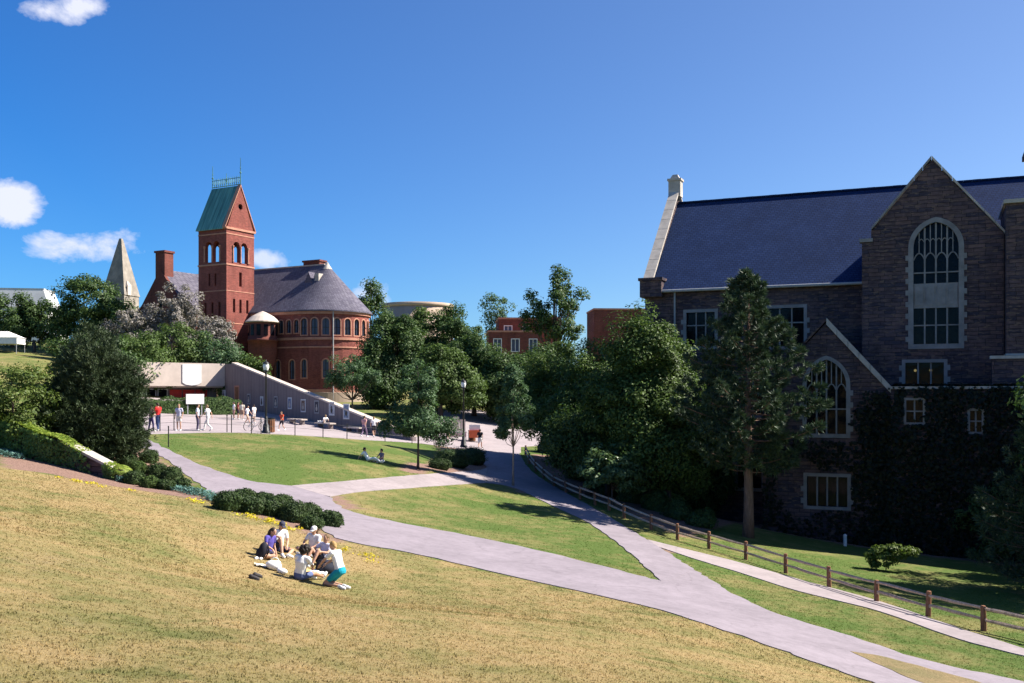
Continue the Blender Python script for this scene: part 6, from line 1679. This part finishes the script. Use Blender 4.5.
person(on(282, 431), 150, 'walk', 'small person in red top and dark shorts walking right of the lamp post', shirt=(.62, .08, .03), bcol=(.04, .03, .04), h=1.50, hair=(.18, .10, .05), **pl)
person(on(364, 437.5), -20, 'walk', 'person in dusty pink walking at the low end of the sloping wall', shirt=(.52, .28, .28), bottom='trousers', bcol=(.20, .14, .22), h=1.76, **pl)
person(on(374, 437.5), 20, 'walk', 'person in white shirt and dark shorts at the low end of the sloping wall', shirt=WH, bcol=(.03, .03, .04), h=1.74, hair=(.30, .18, .08), **pl)
person(on(480, 449.5), -5, 'walk', 'person in black top and white shorts walking down the shaded path', shirt=(.02, .02, .025), bcol=(.7, .68, .66), h=1.74, **pl)
person(on(432, 441.5), 60, 'stand', 'person in pale yellow by the display panels', shirt=(.62, .56, .36), bottom='trousers', bcol=(.2, .18, .2), h=1.70, **pl)
person(on(448, 440.5), -40, 'stand', 'person in white blouse behind the young tree on the lawn edge', shirt=WH, bottom='skirt', bcol=(.4, .18, .14), h=1.68, **pl)
person(gp(368, 461), -100, 'lounge', 'person in white lounging in the tree shade on the middle lawn', shirt=WH, bottom='trousers', bcol=WH, h=1.74, hair=(.02, .015, .012), tilt=.8, group='two people resting in the tree shade')
person(gp(381, 463), 130, 'cross', 'person in grey sitting in the tree shade on the middle lawn', shirt=(.22, .17, .20), bottom='shorts', bcol=(.62, .5, .42), h=1.68, hair=(.02, .015, .012), tilt=.8, group='two people resting in the tree shade')

# ------------------------------------------------------------------ street furniture
def lamp(px, py, H, label):
    b_ = gp(px, py); r = empty('lamp_post', b_, 0, label, 'lamp post', 'black lamp posts')
    m = MB(); m.lathe((0, 0, -.15), [(.30, 0), (.30, .3), (.24, .36), (.21, .75), (.13, .85), (.12, 1.25), (.085, 1.32)], 14); m.build('base', M['black'], r, True)
    m = MB(); m.lathe((0, 0, 1.1), [(.075, 0), (.055, H - 2.15), (.08, H - 2.12), (.08, H - 2.05), (.05, H - 2.0), (.05, H - 1.95)], 12); m.build('pole', M['black'], r, True)
    m = MB(); m.lathe((0, 0, H - .88), [(.05, 0), (.16, .06), (.20, .12), (.16, .14)], 14); hd = m.build('lantern', M['black'], r, True)
    m = MB(); m.lathe((0, 0, H - .74), [(.15, 0), (.21, .18), (.205, .36), (.16, .44)], 14); m.build('globe', plain('frosted_lamp_glass', (.72, .72, .70), 0.3, 0.05, 3, 0.5), hd, True)
    m = MB(); m.lathe((0, 0, H - .30), [(.235, 0), (.22, .05), (.10, .16), (.03, .19), (.03, .28), (.0, .30)], 14); m.build('cap', M['black'], hd, True)
    return r
l1 = gp(266, 433.5); lamp(266, 433.5, 74 * l1.y / F, 'tall black lamp post in front of the sloping concrete wall')
l2 = gp(463.5, 447.5); lamp(463.5, 447.5, 69 * l2.y / F, 'tall black lamp post above the spreading yew shrubs')
def binn(px, py, label, hh=1.0):
    b_ = gp(px, py); r = empty('litter_bin', b_, 0, label, 'litter bin', 'slatted litter bins')
    m = MB(); m.lathe((0, 0, 0.02), [(.26, 0), (.30, hh * .93), (.26, hh * .93), (.22, .06)], 16); m.build('liner', M['black'], r)
    m = MB()
    for k in range(16):
        a = k * math.pi / 8; m.box((.325 * math.cos(a), .325 * math.sin(a), hh * .47), (.03, .085, hh * .88), rz=a)
    m.build('slats', M['bin'], r)
    m = MB(); m.lathe((0, 0, hh * .93), [(.24, 0), (.37, .0), (.37, .07), (.24, .07), (.24, 0)], 16); m.build('rim', M['black'], r)
binn(270, 432.5, 'brown slatted litter bin right beside the lamp post by the sloping wall', 1.05)
binn(472, 441, 'reddish slatted litter bin near the display panels', 1.0)
def bench(px, py, rz, label, Lb=2.3):
    b_ = gp(px, py); r = empty('bench', b_, rz, label, 'bench', 'concrete benches along the sloping wall')
    m = MB(); m.box((0, 0, .44), (Lb, .62, .12)); m.build('seat', M['concretelite'], r)
    for x in (-Lb * .33, Lb * .33):
        m = MB(); m.box((x, 0, .17), (.22, .5, .42), taper=.9); m.build('leg', M['concrete'], r)
    return r
su = math.atan2(u.y, u.x)
bench(297, 424, su, 'pale concrete bench under the dark poster, first right of the lamp post', 3.0)
B2 = bench(325, 428, su, 'pale concrete bench with a person in white reclining on it', 3.0)
bench(354, 432.5, su, 'pale concrete bench nearest the low end of the sloping wall', 2.8)
bl_ = B2.location; n_ = Vector((math.cos(su), math.sin(su), 0))
person(Vector((bl_.x, bl_.y, bl_.z + 0.02)) - n_ * 0.2, math.degrees(su) + 90, 'recline', 'person in white reclining along the middle concrete bench', shirt=WH, bottom='trousers', bcol=(.66, .64, .62), h=1.72, hair=(.3, .2, .1), group='people on the plaza')
# post and wire fence along the lawn's upper edge
pts = [(121, 441), (136.5, 436), (160, 431.5), (174, 430.5), (200, 431.5), (227, 432.5), (231.5, 432.8), (251.5, 433.5), (261, 434), (295, 435.5), (323, 437.5), (347, 439), (385, 441.5), (412, 443.5), (434, 445.5), (447, 447)]
P0 = gp(*pts[0]); wf_ = empty('wire_fence', P0, 0, 'thin dark iron post and wire fence along the upper edge of the middle lawn', 'fence')
tops = []
for px, py in pts:
    p_ = gp(px, py) - P0; m = MB(); m.tube([p_ + Vector((0, 0, -.2)), p_ + Vector((0, 0, 1.12))], .035, 6); m.ball(p_ + Vector((0, 0, 1.14)), .05, 8, 6); m.build('post', M['black'], wf_); tops.append(p_)
for hh in (1.0, .55):
    m = MB(); m.tube([t_ + Vector((0, 0, hh)) for t_ in tops], .010, 5); m.build('wire', M['black'], wf_)
P1 = gp(168.5, 447); wg = empty('short_fence_post', P1, 0, 'single dark iron post standing by the asphalt path', 'post')
m = MB(); m.tube([(0, 0, -.2), (0, 0, 1.15)], .035, 6); m.build('shaft', M['black'], wg)
m = MB(); m.ball((0, 0, 1.17), .05, 8, 6); m.build('knob', M['black'], wg)
# bicycle leaning by the fence
bk = gp(256, 431.5); by = empty('bicycle', (bk.x, bk.y, bk.z), 0.25, 'dark bicycle leaning at the wire fence left of the lamp post', 'bicycle')
for x in (-.52, .52):
    m = MB(); m.tube([(x + .33 * math.cos(a * math.pi / 10), 0, .35 + .33 * math.sin(a * math.pi / 10)) for a in range(21)], .022, 6, cap=False)
    wl = m.build('wheel', M['black'], by)
    m = MB()
    for a in range(8): m.tube([(x, 0, .35), (x + .32 * math.cos(a * .785), 0, .35 + .32 * math.sin(a * .785))], .006, 4)
    m.build('spokes', M['lead'], wl)
m = MB()
for a, b_ in (((-.52, .35), (-.18, .82)), ((-.18, .82), (.36, .84)), ((-.05, .34), (.36, .80)), ((-.05, .34), (-.2, .9)), ((-.05, .34), (-.52, .35)), ((.34, .92), (.52, .35))): m.tube([(a[0], 0, a[1]), (b_[0], 0, b_[1])], .02, 6)
m.build('frame', plain('bicycle_paint', (.25, .28, .32), .35, .1, 3), by)
m = MB(); m.tube([(.30, -.25, .98), (.36, -.1, 1.0), (.34, 0, .93), (.36, .1, 1.0), (.30, .25, .98)], .014, 6); m.build('handlebar', M['lead'], by)
m = MB(); m.ball((-.21, 0, .93), (.14, .07, .035), 10, 6); m.build('saddle', M['black'], by)
# display stand
vc = gp(456, 440); ct = empty('display_stand', (vc.x, vc.y, vc.z), 0.2, 'pale display panels on a table behind the second lamp post', 'stand')
m = MB(); m.bx(-.95, .95, -.4, .4, .70, .78); m.build('table_top', M['lead'], ct)
for x, y in ((-.88, -.33), (.88, -.33), (-.88, .33), (.88, .33)):
    m = MB(); m.tube([(x, y, 0), (x, y, .70)], .03, 6); m.build('leg', M['lead'], ct)
for x, hh in ((-.6, 1.95), (0, 2.15), (.6, 1.9)):
    m = MB(); m.bx(x - .28, x + .28, -.02, .02, .783, hh); m.build('panel', M['concretelite'], ct)
m = MB(); m.bx(-.9, .9, -.415, -.402, .30, .69); m.build('front_cloth', plain('pink_cloth', (.50, .36, .36), .8, .1, 2), ct)
sb_ = gp(468, 441.5); bo = empty('crate_stand', (sb_.x + .6, sb_.y, sb_.z), 0.1, 'orange red display stand right of the display panels', 'stand')
orange = plain('orange_paint', (.62, .13, .05), .6, .1, 3)
m = MB(); m.bx(-.5, .5, -.3, .3, .35, 1.05); m.build('box', orange, bo)
for x in (-.45, .45):
    m = MB(); m.bx(x - .05, x + .05, -.28, .28, 0, .348); m.build('leg', M['black'], bo)
m = MB(); m.box((0, -.12, 1.3), (1.0, .06, .5)); m.build('sign_board', M['white'], bo)

# ------------------------------------------------------------------ split rail fence
fpx = [(523, 455), (527, 464), (533, 472), (541, 479), (551, 486.5), (563, 493), (577, 499.5), (592, 505.5), (606, 511), (621, 519), (648, 530), (674.5, 540), (706, 549), (743, 560), (783, 573.5), (826.6, 588), (874, 602.5), (926, 617.5), (982, 632.5), (1045, 648)]
FP = [gp(*p) for p in fpx]; FP = [gz(p.x + .2, p.y + .3) for p in FP]
# lay the run a little behind the sidewalk, on the real ground
f0 = FP[0]; rf = empty('rail_fence', f0, 0, 'weathered brown split rail fence curving along the path below the hall', 'fence')
rgf = random.Random(8); heads = []
for i, p_ in enumerate(FP):
    hgt = 0.82 + rgf.uniform(-.03, .05)
    a = p_ - f0; ln = Vector((rgf.uniform(-.03, .03), rgf.uniform(-.03, .03), 0))
    d = (FP[min(i + 1, len(FP) - 1)] - FP[max(i - 1, 0)]); rz = math.atan2(d.y, d.x)
    m = MB(); m.tube([a + Vector((0, 0, -.2)), a + ln * .5 + Vector((0, 0, .4)), a + ln + Vector((0, 0, hgt - .02)), a + ln + Vector((0, 0, hgt))], [.095, .09, .08, .06], 7)
    m.build('post', M['wood'], rf); heads.append((a, hgt))
M['rail'] = mat_bark('fence_rail_grey', (0.56, 0.41, 0.30))
for i in range(len(FP) - 1):
    for hh in (.70, .36):
        a, b_ = heads[i][0] + Vector((0, 0, hh + rgf.uniform(-.03, .03))), heads[i + 1][0] + Vector((0, 0, hh + rgf.uniform(-.03, .03)))
        e_ = (b_ - a).normalized() * .12; md = a.lerp(b_, .5) + Vector((0, 0, -.01 + rgf.uniform(-.012, .012)))
        m = MB(); m.tube([a - e_, a.lerp(md, .5) + Vector((0, 0, .01)), md, b_ + e_], [.045, .064, .066, .045], 6); m.build('rail', M['rail'], rf)
wp = gp(845, 546); mk = empty('marker_post', wp, 0, 'short white marker post in the shade below the hall porch', 'post')
m = MB(); m.box((0, 0, .28), (.16, .16, .66)); m.build('shaft', M['white'], mk)
m = MB(); m.box((0, 0, .66), (.19, .19, .08), taper=.4); m.build('cap', M['white'], mk)
lb = gp(34, 352); bb = empty('black_bin', lb, 0, 'small black bin post on the far left lawn', 'bin')
m = MB(); m.lathe((0, 0, 0), [(.28, 0), (.32, 1.3), (.2, 1.35), (.2, 1.5), (0, 1.5)], 12); m.build('drum', M['black'], bb)
m = MB(); m.lathe((0, 0, 1.5), [(.34, 0), (.34, .08), (.1, .25), (0, .27)], 12); m.build('lid', M['black'], bb)
